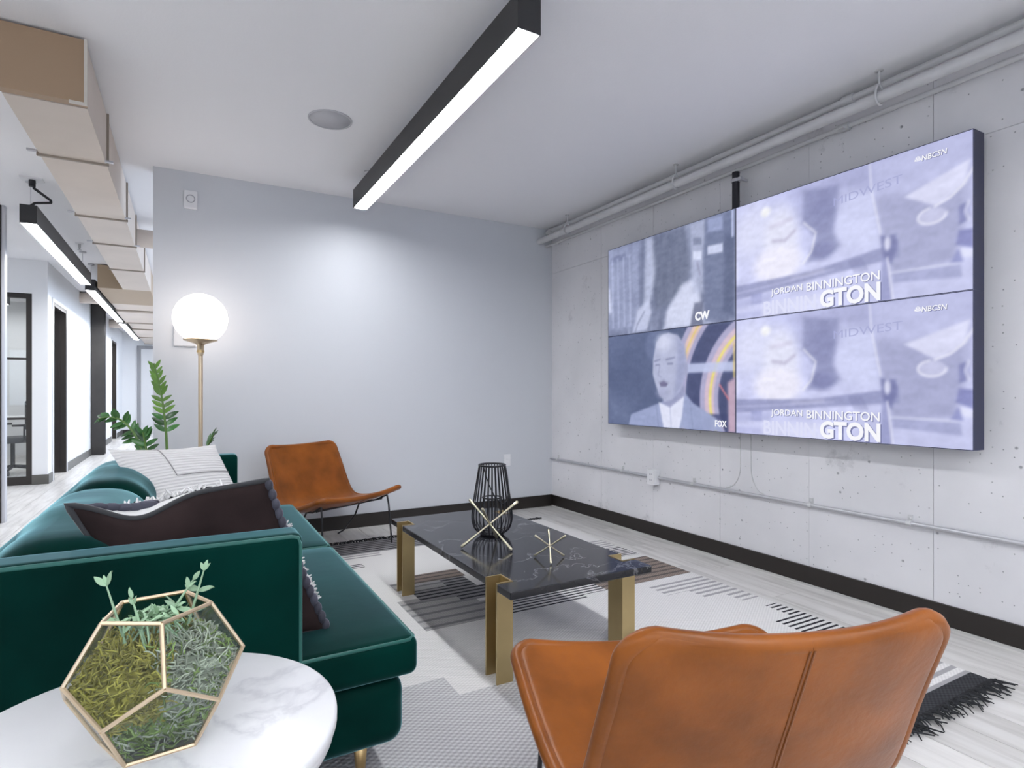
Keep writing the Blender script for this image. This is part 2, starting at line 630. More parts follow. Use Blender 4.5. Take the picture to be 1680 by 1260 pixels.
# ================================================================== STRUCTURE
floor = struct('floor', MB().box((XO, YF, -0.2), (XR + 0.3, YE + 0.3, -0.006)), M['subfloor'],
               label='pale bleached oak plank floor under the rug and along the corridor', cat='floor')
PW, PL = 0.178, 1.22
plank_me = []
for i in range(3):
    mb = MB()
    c = 0.0012
    mb.box((c, c, -0.006), (PW - c, PL - c, 0.0))
    plank_me.append(mb.mesh('plank', M['plank']))
RX0, RX1, RY0, RY1 = 0.15, 2.79, 1.085, 4.43      # rug
ncol = int((XR - (-1.55)) / PW) + 1
for ci in range(ncol):
    x0 = XR - 0.012 - (ci + 1) * PW
    off = (ci * 0.437) % 1.0 * PL
    ymin, ymax = (-1.0, 5.4) if x0 > XE else (-1.0, YE)
    y = -1.0 - off
    while y < ymax:
        hid = (x0 > RX0 and x0 + PW < RX1 and y > RY0 and y + PL < RY1) or (y > YB and x0 > XE)
        if not hid and y + PL > ymin and y < ymax and y + PL < YE + 0.2:
            link('plank', random.choice(plank_me), floor, (x0, y, 0))
        y += PL
# the rest of the floor where no plank shows singly
for nm, lo, hi in (('floor_field', (XO, YF, -0.006), (XR - 0.012 - ncol * PW - 0.002, YE, -0.0006)), ('floor_field', (XR - 0.012 - ncol * PW - 0.002, YF, -0.006), (XR, -1.0, -0.0015))):
    o = MB().box(lo, hi).build(nm, M['plank'], floor)

struct('ceiling', MB().box((XO, YF, H), (XR + 0.3, YE + 0.3, H + 0.15)), M['ceiling'],
       label='smooth white painted ceiling over lounge and corridor', cat='ceiling')

# right wall: cast concrete bays with open joints
wr = struct('wall_right', MB().box((XR + 0.006, YF, 0), (XR + 0.3, YB + 0.2, H)), mat('joint_shadow', (0.42, 0.42, 0.43), 0.9),  # even grey backing behind the open panel joints
            label='white painted board-formed concrete wall behind the screens', cat='wall')
bay = 0.6614
ys = [YB + 0.0] + [3.48 + bay - bay * i for i in range(11)]
JT = 0.0010
for i in range(len(ys) - 1):
    if ys[i] - ys[i + 1] < 0.02:
        continue
    for z0, z1 in ((0.0, 2.345), (2.345, H)):
        c_ = random.choice([0.0, 0.001, 0.0015, 0.0005])
        mb = MB().box((XR + c_, ys[i + 1] + JT, z0 + JT), (XR + 0.0065, ys[i] - JT, z1 - JT))
        mb.build('concrete_panel', M['concrete'], wr)

struct('wall_back', MB().box((XE, YB, 0), (XR + 0.3, YB + 0.14, H)), M['wall'],
       label='smooth pale grey wall behind lamp and far chair', cat='wall')


# corridor wall with two door openings
def wall_openings(mb, x0, x1, ya, yb, opens):
    y = ya
    for (o0, o1, oz) in opens:
        mb.box((x0, y, 0), (x1, o0, H))
        mb.box((x0, o0, oz), (x1, o1, H))
        y = o1
    mb.box((x0, y, 0), (x1, yb, H))


D2 = (9.50, 10.45, 2.32)
D3 = (16.3, 17.3, 2.36)
mb = MB()
wall_openings(mb, XL - 0.13, XL, YG, YE, [D2, D3])
struct('wall_left', mb, M['officewall'], label='white corridor wall with two dark door frames', cat='wall')
struct('wall_end', MB().box((XL - 3, YE, 0), (XR, YE + 0.14, H)), M['officewall'], label='white wall closing the far end of the corridor', cat='wall')
# glazed office front, facing the lounge
GX0, GX1, GZ = -2.95, -1.665, 2.37
mb = MB()
mb.box((XO, YG, 0), (GX0, YG + 0.13, H))
mb.box((GX0, YG, GZ), (GX1, YG + 0.13, H))
mb.box((GX1, YG, 0), (XL - 0.13, YG + 0.13, H))
struct('wall_office', mb, M['officewall'], label='white office wall holding the dark framed glass door', cat='wall')
struct('wall_office_back', MB().box((XO, 13.6, 0), (XL - .13, 13.7, H)), M['officewall'], label='white wall at the back of the glazed office', cat='wall')
struct('wall_outer', MB().box((XO - 0.15, YF, 0), (XO, YE, H)), M['officewall'], label='plain white wall far to the left', cat='wall')
# wall behind the camera, unseen, with three windows added for fill daylight
mb = MB()
x = XO
fill_wins = [(-4.6, -2.9), (-1.7, 0.0), (1.0, 2.7)]
for a, b in fill_wins:
    mb.box((x, YF - 0.15, 0), (a, YF, H))
    mb.box((a, YF - 0.15, 0), (b, YF, 0.7))
    mb.box((a, YF - 0.15, 2.45), (b, YF, H))
    x = b
mb.box((x, YF - 0.15, 0), (XR + 0.3, YF, H))
struct('wall_front', mb, M['officewall'], label='white wall with three windows behind the viewer', cat='wall')
for i, (a, b) in enumerate(fill_wins):
    r_ = thing('window_%d' % (i + 1), ('leftmost', 'middle', 'rightmost')[i] + ' dark framed window in the wall behind the viewer', 'window')
    tag(r_, kind='structure')
    fr = MB()
    for (p, q) in (((a, 0.7), (a + .06, 2.45)), ((b - .06, 0.7), (b, 2.45)), ((a, 0.7), (b, .76)), ((a, 2.39), (b, 2.45)), (((a + b) / 2 - .025, .7), ((a + b) / 2 + .025, 2.45))):
        fr.box((p[0], YF - 0.11, p[1]), (q[0], YF - 0.05, q[1]))
    fr.build('window_frame', M['darkframe'], r_)
    MB().box((a, YF - 0.085, .7), (b, YF - .08, 2.45)).build('pane', M['windowglass'], r_)

# baseboards
BH = 0.113
struct('baseboard_back', MB().box((XE, YB - 0.014, 0), (XR - 0.014, YB, BH)), M['base'], label='dark brown baseboard along the back wall', cat='baseboard')
struct('baseboard_right', MB().box((XR - 0.014, YF, 0), (XR, YB, BH)), M['base'], label='dark brown baseboard along the concrete wall', cat='baseboard')
struct('trim_1', MB().box((XR - 0.020, YF, 0), (XR - 0.0145, YB - .03, 0.012)), M['strip'], label='thin pale floor edge strip along the concrete wall', cat='trim')
mb = MB()
for a, b in ((YG, D2[0] - .06), (D2[1] + .06, D3[0] - .06), (D3[1] + .06, YE)):
    mb.box((XL, a, 0), (XL + 0.014, b, 0.12))
struct('baseboard_left', mb, M['base_grey'], label='grey brown baseboard along the corridor wall', cat='baseboard')
struct('baseboard_office', MB().box((GX1, YG - 0.014, 0), (XL + .014, YG, 0.12)), M['base_grey'], label='short dark baseboard beside the glass office door', cat='baseboard')
struct('baseboard_end', MB().box((XL, YE - 0.014, 0), (XL + .34, YE, 0.12)), M['base'], label='dark baseboard on the corridor end wall', cat='baseboard')

# door openings in the corridor wall
for n_, (a, b, z) in ((2, D2), (3, D3)):
    d = thing('door_%d' % n_, 'dark lined doorway in the corridor wall, nearer one' if n_ == 2 else 'dark lined doorway at the far end of the corridor wall', 'door', (XL, a, 0))
    tag(d, kind='structure')
    W = b - a
    j = MB()
    j.box((-0.15, -0.001, 0), (0.012, 0.05, z - .0))
    j.build('door_jamb', M['darkframe'], d)
    j = MB()
    j.box((-0.15, W - 0.05, 0), (0.012, W + 0.001, z))
    j.box((-0.075, W - .065, 0), (-0.055, W - .05, z - .05))
    j.build('door_jamb', M['darkframe'], d)
    MB().box((-0.15, 0.05, z - .05), (0.012, W - .05, z)).build('door_head', M['darkframe'], d)
    j = MB()
    j.box((0.0, -0.05, 0), (0.016, -0.001, z + .05))
    j.box((0.0, W + .001, 0), (0.016, W + .05, z + .05))
    j.box((0.0, -0.001, z), (0.016, W + .001, z + .05))
    j.build('door_trim', M['whitedoor'], d)
    lf = MB().box((-0.195, W + .004, 0.01), (-0.155, W + .90, z - .055)).build('door_leaf', M['darkframe'], d)
    hnd = MB()
    hnd.tube([(-0.195, W + .84, 1.02), (-0.24, W + .84, 1.02), (-0.24, W + .74, 1.02)], 0.009)
    hnd.build('door_handle', M['steel'], lf)

# white door on the end wall
d = thing('door_4', 'plain white door closing the far end of the corridor', 'door', (-1.17, YE, 0))
tag(d, kind='structure')
fr = MB()
fr.box((0, -0.03, 0), (0.08, 0.0, 2.42)).box((1.0, -0.03, 0), (1.08, 0, 2.42)).box((0.08, -0.03, 2.34), (1.0, 0, 2.42))
fr.build('door_frame', M['doorline'], d)
MB().box((0.09, -0.02, 0.01), (0.99, -0.002, 2.33)).build('door_leaf', M['whitedoor'], d)
hn = MB().tube([(0.9, -.02, 1.0), (0.9, -.07, 1.0), (0.78, -.07, 1.0)], 0.012)
hn.build('door_handle', M['steel'], d)

# glass office door with dark frame and muntins
d = thing('door_1', 'dark framed glass office door with two horizontal bars', 'door', (GX0, YG, 0))
tag(d, kind='structure')
W = GX1 - GX0
j = MB().box((0, .02, 0), (0.06, .09, GZ))
j.build('stile', M['darkframe'], d)
MB().box((W - .06, .02, 0), (W, .09, GZ)).build('stile', M['darkframe'], d)
MB().box((.06, .02, GZ - .06), (W - .06, .09, GZ)).build('rail', M['darkframe'], d)
MB().box((.06, .02, 0), (W - .06, .09, .10)).build('rail', M['darkframe'], d)
for z in (0.82, 1.56):
    MB().box((.06, .035, z - .013), (W - .06, .075, z + .013)).build('muntin', M['darkframe'], d)
MB().box((W / 2 - .03, .02, .1), (W / 2 + .03, .09, GZ - .06)).build('mullion', M['darkframe'], d)
for xa, xb in ((.06, W / 2 - .03), (W / 2 + .03, W - .06)):
    for za, zb in ((.10, .807), (.833, 1.547), (1.573, GZ - .06)):
        MB().box((xa, .052, za), (xb, .058, zb)).build('pane', M['glass'], d)

# columns
c = MB()
c.box((-1.50, 12.95, 0), (-1.30, 12.97, H)).box((-1.50, 13.13, 0), (-1.30, 13.15, H)).box((-1.41, 12.97, 0), (-1.39, 13.13, H))
tag(c.build('steel_column', M['column']), 'dark steel column standing against the corridor wall', 'column')
c = thing('partition_post', 'dark floor-to-ceiling post with a pale metal edge at far left', 'post', (-1.40, 6.66, 0))
MB().box((-0.16, -0.03, 0), (-0.012, 0.06, H)).build('post', M['darkframe'], c)
MB().box((-0.012, -0.02, 0), (0.012, 0.05, H)).build('edge_strip', M['galv'], c)


# ================================================================== CEILING SERVICES
def linear_light(label, x, y0, y1, zb, hang, cord=False):
    wd, ht = 0.106, 0.143
    t = thing('linear_light', label, 'light', (x, y0, zb), group='black linear ceiling lights')
    L = y1 - y0
    s = 0.0035
    hb = MB()
    hb.box((-wd / 2, 0, 0.0), (-wd / 2 + s, L, ht)).box((wd / 2 - s, 0, 0.0), (wd / 2, L, ht))
    hb.box((-wd / 2 + s, 0, ht - s), (wd / 2 - s, L, ht))
    hb.box((-wd / 2 + s, 0, 0), (wd / 2 - s, s, ht - s)).box((-wd / 2 + s, L - s, 0), (wd / 2 - s, L, ht - s))
    hb.build('housing', M['fixture'], t)
    MB().box((-wd / 2 + s, s, 0.010), (wd / 2 - s, L - s, 0.018)).build('diffuser', M['diffuser'], t)
    if hang > 0.02:
        for yy in (0.08, L - 0.25):
            cb = MB().tube([(0, yy, ht), (0, yy, ht + hang)], 0.0022, 6)
            cb.lathe([(0.001, ht + hang), (0.035, ht + hang - .001), (0.035, ht + hang - .016), (0.001, ht + hang - .02)], (0, yy, 0), 16)
            cb.build('suspension_cable', M['galv'], t)
    if cord:
        z1 = ht + hang
        p = []
        key = [(0.02, 0.02, z1 - .02), (0.03, 0.03, z1 - .07), (0.12, 0.09, z1 - .13), (0.125, 0.09, z1 - .15), (0.03, 0.06, z1 - .175), (0.0, 0.05, ht)]
        for i in range(len(key) - 1):
            for k in range(5):
                u = k / 5
                p.append(tuple(key[i][q] * (1 - u) + key[i + 1][q] * u for q in range(3)))
        p.append(key[-1])
        MB().tube(p, 0.010, 8).build('power_cord', M['blackwire'], t)
        MB().tube([(0.02, 0.02, z1), (0.02, 0.02, z1 - .06)], 0.022, 10).build('cord_grip', M['blackwire'], t)
        MB().box((-.05, -.03, z1 - .012), (.09, .07, z1)).build('junction_box', M['whiteplastic'], t)
    return t


linear_light('long black linear light glowing over the coffee table', 1.186, 1.975, 4.55, 2.577, H - 2.577 - .143)
linear_light('black linear light with a looping black cord, hanging left under the duct', -1.05, 5.68, 8.62, 2.437, H - 2.437 - .143, cord=True)
linear_light('middle black linear light of the corridor row', -1.06, 9.05, 12.95, 2.437, H - 2.437 - .143)
linear_light('farthest black linear light of the corridor row', -1.06, 13.2, 17.2, 2.437, H - 2.437 - .143)
linear_light('black linear light continuing the lounge row behind the viewer', 1.186, -2.5, 0.55, 2.577, H - 2.577 - .143)  # this and the fixtures below are unseen, added as fill light
linear_light('black linear light of the corridor row beside the viewer', -1.9, 0.2, 3.0, H - .143, 0.0)
linear_light('black linear light in the open office behind the viewer', -2.9, -2.6, 0.4, H - .143, 0.0)
linear_light('black linear light above the walkway behind the viewer', -0.35, -3.2, -0.3, 2.577, H - 2.577 - .143)
linear_light('black linear light beside the concrete wall behind the viewer', 2.5, -3.2, -0.3, 2.577, H - 2.577 - .143)
linear_light('black linear light in the open office at far left', -3.6, 3.2, 6.4, H - .143, 0.0)
linear_light('black linear light inside the glazed office', -2.7, 9.8, 13.0, H - .143, 0.0)  # added to brighten the room behind the glass
linear_light('black linear light in the far room off the corridor', -2.7, 14.5, 18.0, H - .143, 0.0)  # unseen too, added to light the room beyond

# duct
du = thing('ventilation_duct', 'long beige rectangular duct with flanged sections under the ceiling', 'duct')
DX0, DX1, DZ0, DZ1 = -0.715, -0.405, 2.482, 2.776
secs = [3.365, 4.13, 5.41, 6.35, 7.6, 9.06]
for a, b in zip(secs[:-1], secs[1:]):
    MB().box((DX0, a + .004, DZ0), (DX1, b - .004, DZ1)).build('duct_section', M['duct'], du)
MB().box((-2.6, 3.31, DZ0 + .002), (DX1 + .002, 3.362, DZ1)).build('duct_branch', mat('duct_branch_brown', (0.36, 0.245, 0.155), 0.5), du)
for y in secs[1:-1]:
    f = MB()
    e = .012
    f.box((DX0 - e, y - .008, DZ0 - e), (DX1 + e, y + .008, DZ0)).box((DX0 - e, y - .008, DZ0), (DX0, y + .008, DZ1)).box((DX1, y - .008, DZ0), (DX1 + e, y + .008, DZ1))
    f.build('flange', M['ductseam'], du)
f = MB().box((DX1 - .004, 3.297, DZ0 - .012), (DX1 + .008, 3.309, DZ1)).box((DX1 - .06, 3.297, DZ0 - .012), (DX1 - .004, 3.309, DZ0))
f.build('corner_angle', mat('bright_angle', (0.62, 0.58, 0.52), 0.4), du)
# tapered fitting and wider run beyond
z0, z1 = DZ0, DZ1
v = [(-0.985, 9.06, z0), (DX0 - .01, 9.06, z0), (DX0 - .01, 9.06, z1), (-0.985, 9.06, z1)]
MB().box((-0.985, 9.064, z0 + .002), (DX1, 10.6, z1)).build('duct_section', mat('duct_brown', (0.40, 0.30, 0.20), 0.5), du)
for i, (a, b, dz) in enumerate(((10.6, 11.4, .02), (11.4, 13.0, -.02), (13.0, 14.6, .015), (14.6, 16.4, -.015), (16.4, 18.9, .01))):
    MB().box((-0.985, a + .005, z0 - .01 + dz), (DX1 + .1, b - .005, z1)).build('duct_section', M['duct'], du)
    MB().box((-1.0, b - .012, z0 - .03 + dz), (DX1 + .12, b + .012, z0 - .0 + dz)).build('flange', M['ductseam'], du)
br = MB().tube([(DX1 - .02, 6.6, 2.62), (0.6, 6.6, 2.62)], 0.085, 20)
br.build('round_branch', M['duct'], du)
for yy in (11.75, 15.9):
    MB().tube([(-1.52, yy, 2.692), (-0.95, yy, 2.692)], 0.09, 20).build('round_branch', M['duct'], du)
for y in (5.3, 6.25, 4.05):
    for xx in (DX0 - .02, DX1 + .02):
        MB().box((xx - .02, y - .012, DZ0 - .016), (xx + .02, y + .012, DZ0 - .006)).build('support_tab', M['galv'], du)

# ceiling speaker
sp = thing('ceiling_speaker', 'round grey speaker set flush in the ceiling', 'speaker', (0.757, 3.585, H))
MB().lathe([(0.001, -0.004), (0.118, -0.004), (0.118, -.001)], n=48).build('grille', M['speaker'], sp)
MB().lathe([(0.118, -.001), (0.119, -.007), (0.126, -.007), (0.128, 0)], n=48).build('rim', M['speaker'], sp)
# sprinkler head in corridor ceiling
sk = thing('sprinkler_head', 'small sprinkler head on the corridor ceiling beside the duct', 'sprinkler', (-1.02, 7.9, H))
MB().lathe([(0.001, -.012), (0.035, -.012), (0.04, 0)], n=20).build('escutcheon', M['whiteplastic'], sk)
MB().lathe([(0.012, -.012), (0.012, -.05), (0.006, -.07), (0.02, -.075), (0.02, -.078), (0.001, -.08)], n=16).build('nozzle', M['steel'], sk)

# pipes under the ceiling along the concrete wall
big = thing('ceiling_pipe', 'thick white painted pipe hung from hooks along the concrete wall', 'pipe')
MB().tube([(3.08, -1.5, 2.649), (3.08, YB - .01, 2.649)], 0.029, 18).build('pipe', M['paintpipe'], big)
for y in (4.45, 3.08, 1.67, 0.3):
    hk = MB()
    hk.tube([(3.08, y, H), (3.08, y, 2.715)], 0.005, 8)
    ring = [(3.08 + 0.036 * math.sin(a), y, 2.649 + (0.036 * math.cos(a) if math.cos(a) < 0 else 0.062 * math.cos(a))) for a in [2 * PI * k / 24 for k in range(25)]]
    hk.tube(ring, 0.006, 6)
    hk.lathe([(0.001, -.004), (0.02, -.004), (0.02, 0)], (3.08, y, H), 12)
    hk.build('hook_hanger', M['paintpipe'], big)
up = thing('upper_conduit', 'slim white conduit tight under the ceiling above the thick pipe', 'conduit')
MB().tube([(3.17, -1.5, 2.752), (3.17, YB - .01, 2.752)], 0.0175, 14).build('pipe', M['paintpipe'], up)
for y in (1.88, 4.86):
    MB().tube([(3.17, y - .03, 2.752), (3.17, y + .03, 2.752)], 0.026, 14).build('coupling', M['paintpipe'], up)
lo = thing('lower_conduit', 'slim white conduit against the wall below the thick pipe', 'conduit')
pth = [(3.212, -1.5, 2.630), (3.212, 4.55, 2.630), (3.205, 4.66, 2.632), (3.17, 4.78, 2.61), (3.15, 4.93, 2.61)]
MB().tube(pth, 0.0135, 12).build('pipe', M['paintpipe'], lo)
for y in (1.93,):
    MB().tube([(3.212, y - .03, 2.630), (3.212, y + .03, 2.630)], 0.022, 12).build('coupling', M['paintpipe'], lo)
    MB().box((3.17, y - .02, 2.612), (3.236, y + .02, 2.62)).build('strap', M['paintpipe'], lo)
bp_ = thing('black_riser', 'short black pipe rising from the screens to the conduits', 'pipe')
MB().tube([(3.17, 2.63, 2.25), (3.17, 2.63, 2.60)], 0.024, 16).build('pipe', M['blackpipe'], bp_)
cl = MB().tube([(3.17, 2.63, 2.535), (3.17, 2.63, 2.555)], 0.031, 16)
cl.box((3.165, 2.59, 2.538), (3.236, 2.60, 2.552)).box((3.15, 2.575, 2.535), (3.175, 2.60, 2.555))
cl.build('clamp', M['galv'], bp_)

# surface conduit low on the concrete wall
cd = thing('wall_conduit', 'thin silver conduit running low along the concrete wall', 'conduit')
MB().tube([(XR - .016, -1.5, 0.480), (XR - .016, 3.40, 0.480)], 0.0115, 12).build('pipe', M['galv'], cd)
MB().tube([(XR - .016, 3.50, 0.480), (XR - .016, YB - .01, 0.480)], 0.0115, 12).build('pipe', M['galv'], cd)
for y in (4.82, 3.84, 3.05, 2.14, 1.60, 0.95):
    s = MB().tube([(XR - .016, y - .011, .480), (XR - .016, y + .011, .480)], 0.0145, 12)
    s.box((XR - .006, y - .011, .490), (XR, y + .011, .522)).sphere((XR - .006, y, .508), .006, 8, 6)
    s.build('strap', M['paintpipe'], cd)
ob = thing('outlet_box', 'white surface-mounted outlet box on the conduit', 'outlet', (XR, 3.45, 0.482))
bevel(MB().box((-0.052, -0.045, -0.058), (0, 0.045, 0.058)).build('box', M['whiteplastic'], ob), .004)
bevel(MB().box((-0.057, -0.040, -0.060), (-0.052, 0.040, 0.060)).build('cover_plate', M['whiteplastic'], ob), .003)
for zz in (-.022, .022):
    s = MB()
    s.box((-.0585, -.010, zz - .006), (-.057, -.006, zz + .006)).box((-.0585, .006, zz - .006), (-.057, .010, zz + .006))
    s.build('socket', M['greyplastic'], ob)
for k, (ya, dy) in enumerate(((2.647, .12), (2.565, -.10))):
    pts = [(XR + .001, ya, 0.95), (XR + .001, ya, 0.66)] + [(XR + .001, ya + dy * (1 - math.cos(a)), 0.66 - .165 * math.sin(a)) for a in [PI / 2 * q / 8 for q in range(1, 9)]]
    o = MB().tube(pts, 0.0035, 8).build('painted_cable', M['paintpipe'])
    tag(o, ('left' if k == 0 else 'right') + ' one of two thin painted-over cables dropping from the screens', 'cable')

# wall plates on the back wall
pl = thing('alarm_plate', 'small white wall plate with a round ring high on the back wall', 'wall plate', (0.03, YB, 2.575))
bevel(MB().box((-.044, -.03, -.066), (.044, 0, .066)).build('plate', M['whiteplastic'], pl), .006)
MB().tube([(.027 * math.cos(a), -.031, .006 + .027 * math.sin(a)) for a in [2 * PI * k / 28 for k in range(29)]], .0035, 8).build('ring', M['greyplastic'], pl)
pl = thing('wall_sensor', 'square white wall plate half hidden behind the globe lamp', 'wall plate', (-.005, YB, 1.56))
bevel(MB().box((-.075, -.022, -.075), (.075, 0, .075)).build('plate', M['whiteplastic'], pl), .008)
MB().box((-.068, -.026, -.068), (.068, -.022, .068)).build('cover', M['wall'], pl)
pl = thing('wall_outlet', 'white wall outlet above the back baseboard behind the wire lantern', 'outlet', (2.72, YB, .487))
bevel(MB().box((-.036, -.006, -.058), (.036, 0, .058)).build('plate', M['whiteplastic'], pl), .003)
for zz in (-.024, .024):
    bevel(MB().box((-.017, -.009, zz - .015), (.017, -.006, zz + .015)).build('socket', M['whiteplastic'], pl), .003)

# ================================================================== VIDEO WALL
TX, TY0, TY1, TZ0, TZ1 = 3.106, 3.882, 1.273, 0.883, 2.342
PWD, PHT = (TY0 - TY1) / 2, (TZ1 - TZ0) / 2
NS, NT = 240, 136
sg, tg = np.meshgrid(np.linspace(0, 1, NS), np.linspace(0, 1, NT))
ASP = PWD / PHT


def sm(x):
    x = np.clip(x, 0, 1)
    return x * x * (3 - 2 * x)


def ell(cx, cy, rx, ry, soft=0.25, rot=0.0):
    dx, dy = (sg - cx) * ASP, (tg - cy)
    c_, s_ = math.cos(rot), math.sin(rot)
    x_, y_ = (dx * c_ + dy * s_) / (rx * ASP), (-dx * s_ + dy * c_) / ry
    d = np.sqrt(x_ * x_ + y_ * y_)
    return sm((1 + soft - d) / (2 * soft))


def poly(pts, soft=0.012):
    P = [(a * ASP, b) for a, b in pts]
    X, Y = sg * ASP, tg
    ins = np.zeros(X.shape, bool)
    dist = np.full(X.shape, 9.0)
    for i in range(len(P)):
        (x1, y1), (x2, y2) = P[i], P[(i + 1) % len(P)]
        if abs(y2 - y1) > 1e-9:
            cr = ((y1 > Y) != (y2 > Y)) & (X < (x2 - x1) * (Y - y1) / (y2 - y1) + x1)
            ins ^= cr
        L2 = (x2 - x1) ** 2 + (y2 - y1) ** 2 + 1e-12
        u = np.clip(((X - x1) * (x2 - x1) + (Y - y1) * (y2 - y1)) / L2, 0, 1)
        dist = np.minimum(dist, np.hypot(X - x1 - u * (x2 - x1), Y - y1 - u * (y2 - y1)))
    sd = np.where(ins, dist, -dist)
    return sm((sd + soft) / (2 * soft))


def line(pts, wd, soft=0.006):
    X, Y = sg * ASP, tg
    dist = np.full(X.shape, 9.0)
    for (a, b), (c_, d_) in zip(pts[:-1], pts[1:]):
        x1, y1, x2, y2 = a * ASP, b, c_ * ASP, d_
        L2 = (x2 - x1) ** 2 + (y2 - y1) ** 2 + 1e-12
        u = np.clip(((X - x1) * (x2 - x1) + (Y - y1) * (y2 - y1)) / L2, 0, 1)
        dist = np.minimum(dist, np.hypot(X - x1 - u * (x2 - x1), Y - y1 - u * (y2 - y1)))
    return sm((wd + soft - dist) / (2 * soft))


def noise(nx, ny, seed):
    rs = np.random.RandomState(seed)
    g = rs.rand(ny + 1, nx + 1)
    X, Y = sg * (nx - 1e-6), tg * (ny - 1e-6)
    i, j = X.astype(int), Y.astype(int)
    fx, fy = sm(X - i), sm(Y - j)
    return (g[j, i] * (1 - fx) + g[j, i + 1] * fx) * (1 - fy) + (g[j + 1, i] * (1 - fx) + g[j + 1, i + 1] * fx) * fy


class Img:
    def __init__(self, c):
        self.a = np.zeros((NT, NS, 3)) + np.array(c) / 255.0

    def put(self, m, c, k=1.0):
        m = (m * k)[..., None]
        self.a = self.a * (1 - m) + (np.array(c) / 255.0) * m
        return self

    def grain(self, amt, nx, ny, seed):
        self.a = np.clip(self.a + ((noise(nx, ny, seed) - .5) * amt)[..., None], 0, 1)
        return self


def hockey():
    im = Img((205, 208, 244))
    im.put(sm((tg - .35) / .6), (190, 194, 236), .7)
    im.grain(.10, 9, 7, 3).grain(.05, 30, 8, 4)
    im.put(ell(.10, .75, .13, .22, .7), (226, 228, 252), .8)
    im.put(poly([(.34, .99), (.64, .99), (.66, .74), (.36, .74)], .08), (165, 168, 208), .75)
    im.put(poly([(.54, .85), (.67, .80), (.70, .48), (.72, .38), (.54, .42), (.50, .60)], .06), (208, 212, 246), .9)
    im.put(poly([(.66, .99), (1, .99), (1, .52), (.69, .48)], .03), (188, 191, 228), .8)
    im.put(poly([(.67, .74), (.98, .66), (.95, .20), (.73, .17), (.69, .48)], .04), (163, 166, 203), .9)
    # players
    im.put(poly([(.365, .95), (.52, .92), (.50, .56), (.53, .46), (.48, .40), (.38, .38), (.42, .56), (.36, .70)], .03), (138, 142, 184), .85)
    im.put(ell(.45, .45, .05, .07, .5), (120, 124, 172), .6)
    im.put(ell(.45, .72, .05, .12, .6), (128, 132, 176), .5)
    im.put(ell(.25, .60, .09, .28, .4), (232, 233, 252), .9)
    im.put(ell(.23, .42, .12, .15, .35), (240, 238, 254), .95)
    im.put(ell(.17, .88, .025, .04, .6), (255, 255, 255), .9)
    im.put(line([(.21, .62), (.27, .60), (.32, .66)], .010, .02), (178, 172, 200), .8)
    im.put(line([(.20, .74), (.30, .76)], .01, .03), (205, 200, 226), .8)
    im.put(line([(.365, .70), (.42, .60), (.40, .46), (.36, .38)], .006, .01), (246, 246, 255), .8)
    # rink boards
    im.put(poly([(0, .30), (.40, .31), (.70, .38), (.76, .36), (.76, .29), (.45, .25), (0, .18)], .012), (146, 150, 192), .9)
    im.put(poly([(.30, .30), (.46, .315), (.46, .28), (.30, .26)], .01), (170, 172, 206), .8)
    im.put(line([(0, .235), (.25, .26), (.5, .29)], .004), (206, 208, 240), .7)
    im.put(poly([(.09, .20), (.15, .205), (.15, .12), (.09, .12)], .01), (128, 134, 190), .6)
    for k in range(5):
        im.put(line([(.565 + .012 * k, .33), (.59 + .012 * k, .24)], .004), (110, 114, 160), .6)
    im.put(poly([(0, .17), (.20, .20), (.20, .13), (0, .11)], .02), (176, 180, 222), .7)
    im.put(poly([(0, .06), (.2, .06), (.2, .0), (0, .0)], .02), (178, 182, 226), .6)
    im.put(poly([(.69, .46), (.745, .45), (.755, .38), (.73, .25), (.70, .30)], .015), (112, 116, 166), .9)
    im.put(ell(.715, .40, .012, .05, .5), (225, 226, 248), .9)
    im.put(line([(.648, .99), (.655, .80), (.69, .48)], .005), (240, 240, 255), .8)
    im.put(poly([(.695, .30), (.715, .30), (.735, .0), (.69, .0)], .01), (150, 154, 200), .85)
    im.put(line([(.715, .30), (.735, .0)], .006), (240, 240, 255), .8)
    im.put(poly([(.735, .19), (.96, .17), (.965, .09), (.735, .12)], .01), (164, 168, 208), .9)
    im.put(line([(.73, .19), (.97, .18)], .004), (238, 240, 255), .8)
    # arena banner: wing shape with a looped tail
    im.put(poly([(.775, .69), (.99, .82), (.975, .68), (.93, .62), (.88, .58)], .012), (226, 227, 252), .85)
    im.put(ell(.87, .515, .048, .055, .15), (205, 206, 236), .8)
    im.put(line([(.88, .575), (.93, .61), (.97, .67), (1.0, .76)], .007), (240, 240, 255), .9)
    loop = [(.87 + .047 * math.cos(a), .52 + .052 * math.sin(a)) for a in [PI * .55 + (PI * 1.45) * k / 20 for k in range(21)]]
    im.put(line(loop, .006), (240, 240, 255), .9)
    # goalie at right edge
    im.put(poly([(.955, .54), (.985, .56), (.985, .44), (.955, .42)], .01), (120, 124, 176), .8)
    im.put(line([(.985, .56), (.975, .5), (.985, .44)], .006), (232, 233, 252), .9)
    im.put(poly([(.955, .39), (1, .38), (1, .26), (.945, .30)], .01), (118, 122, 180), .8)
    im.put(poly([(.95, .28), (1, .25), (1, .20), (.96, .22)], .01), (222, 224, 248), .9)
    im.put(poly([(.93, .19), (.955, .28), (.97, .18)], .01), (135, 140, 195), .8)
    # blurred ghost of the big caption
    im.put(poly([(.15, .11), (.48, .12), (.48, .0), (.15, .0)], .03), (222, 224, 250), .75)
    return im.a


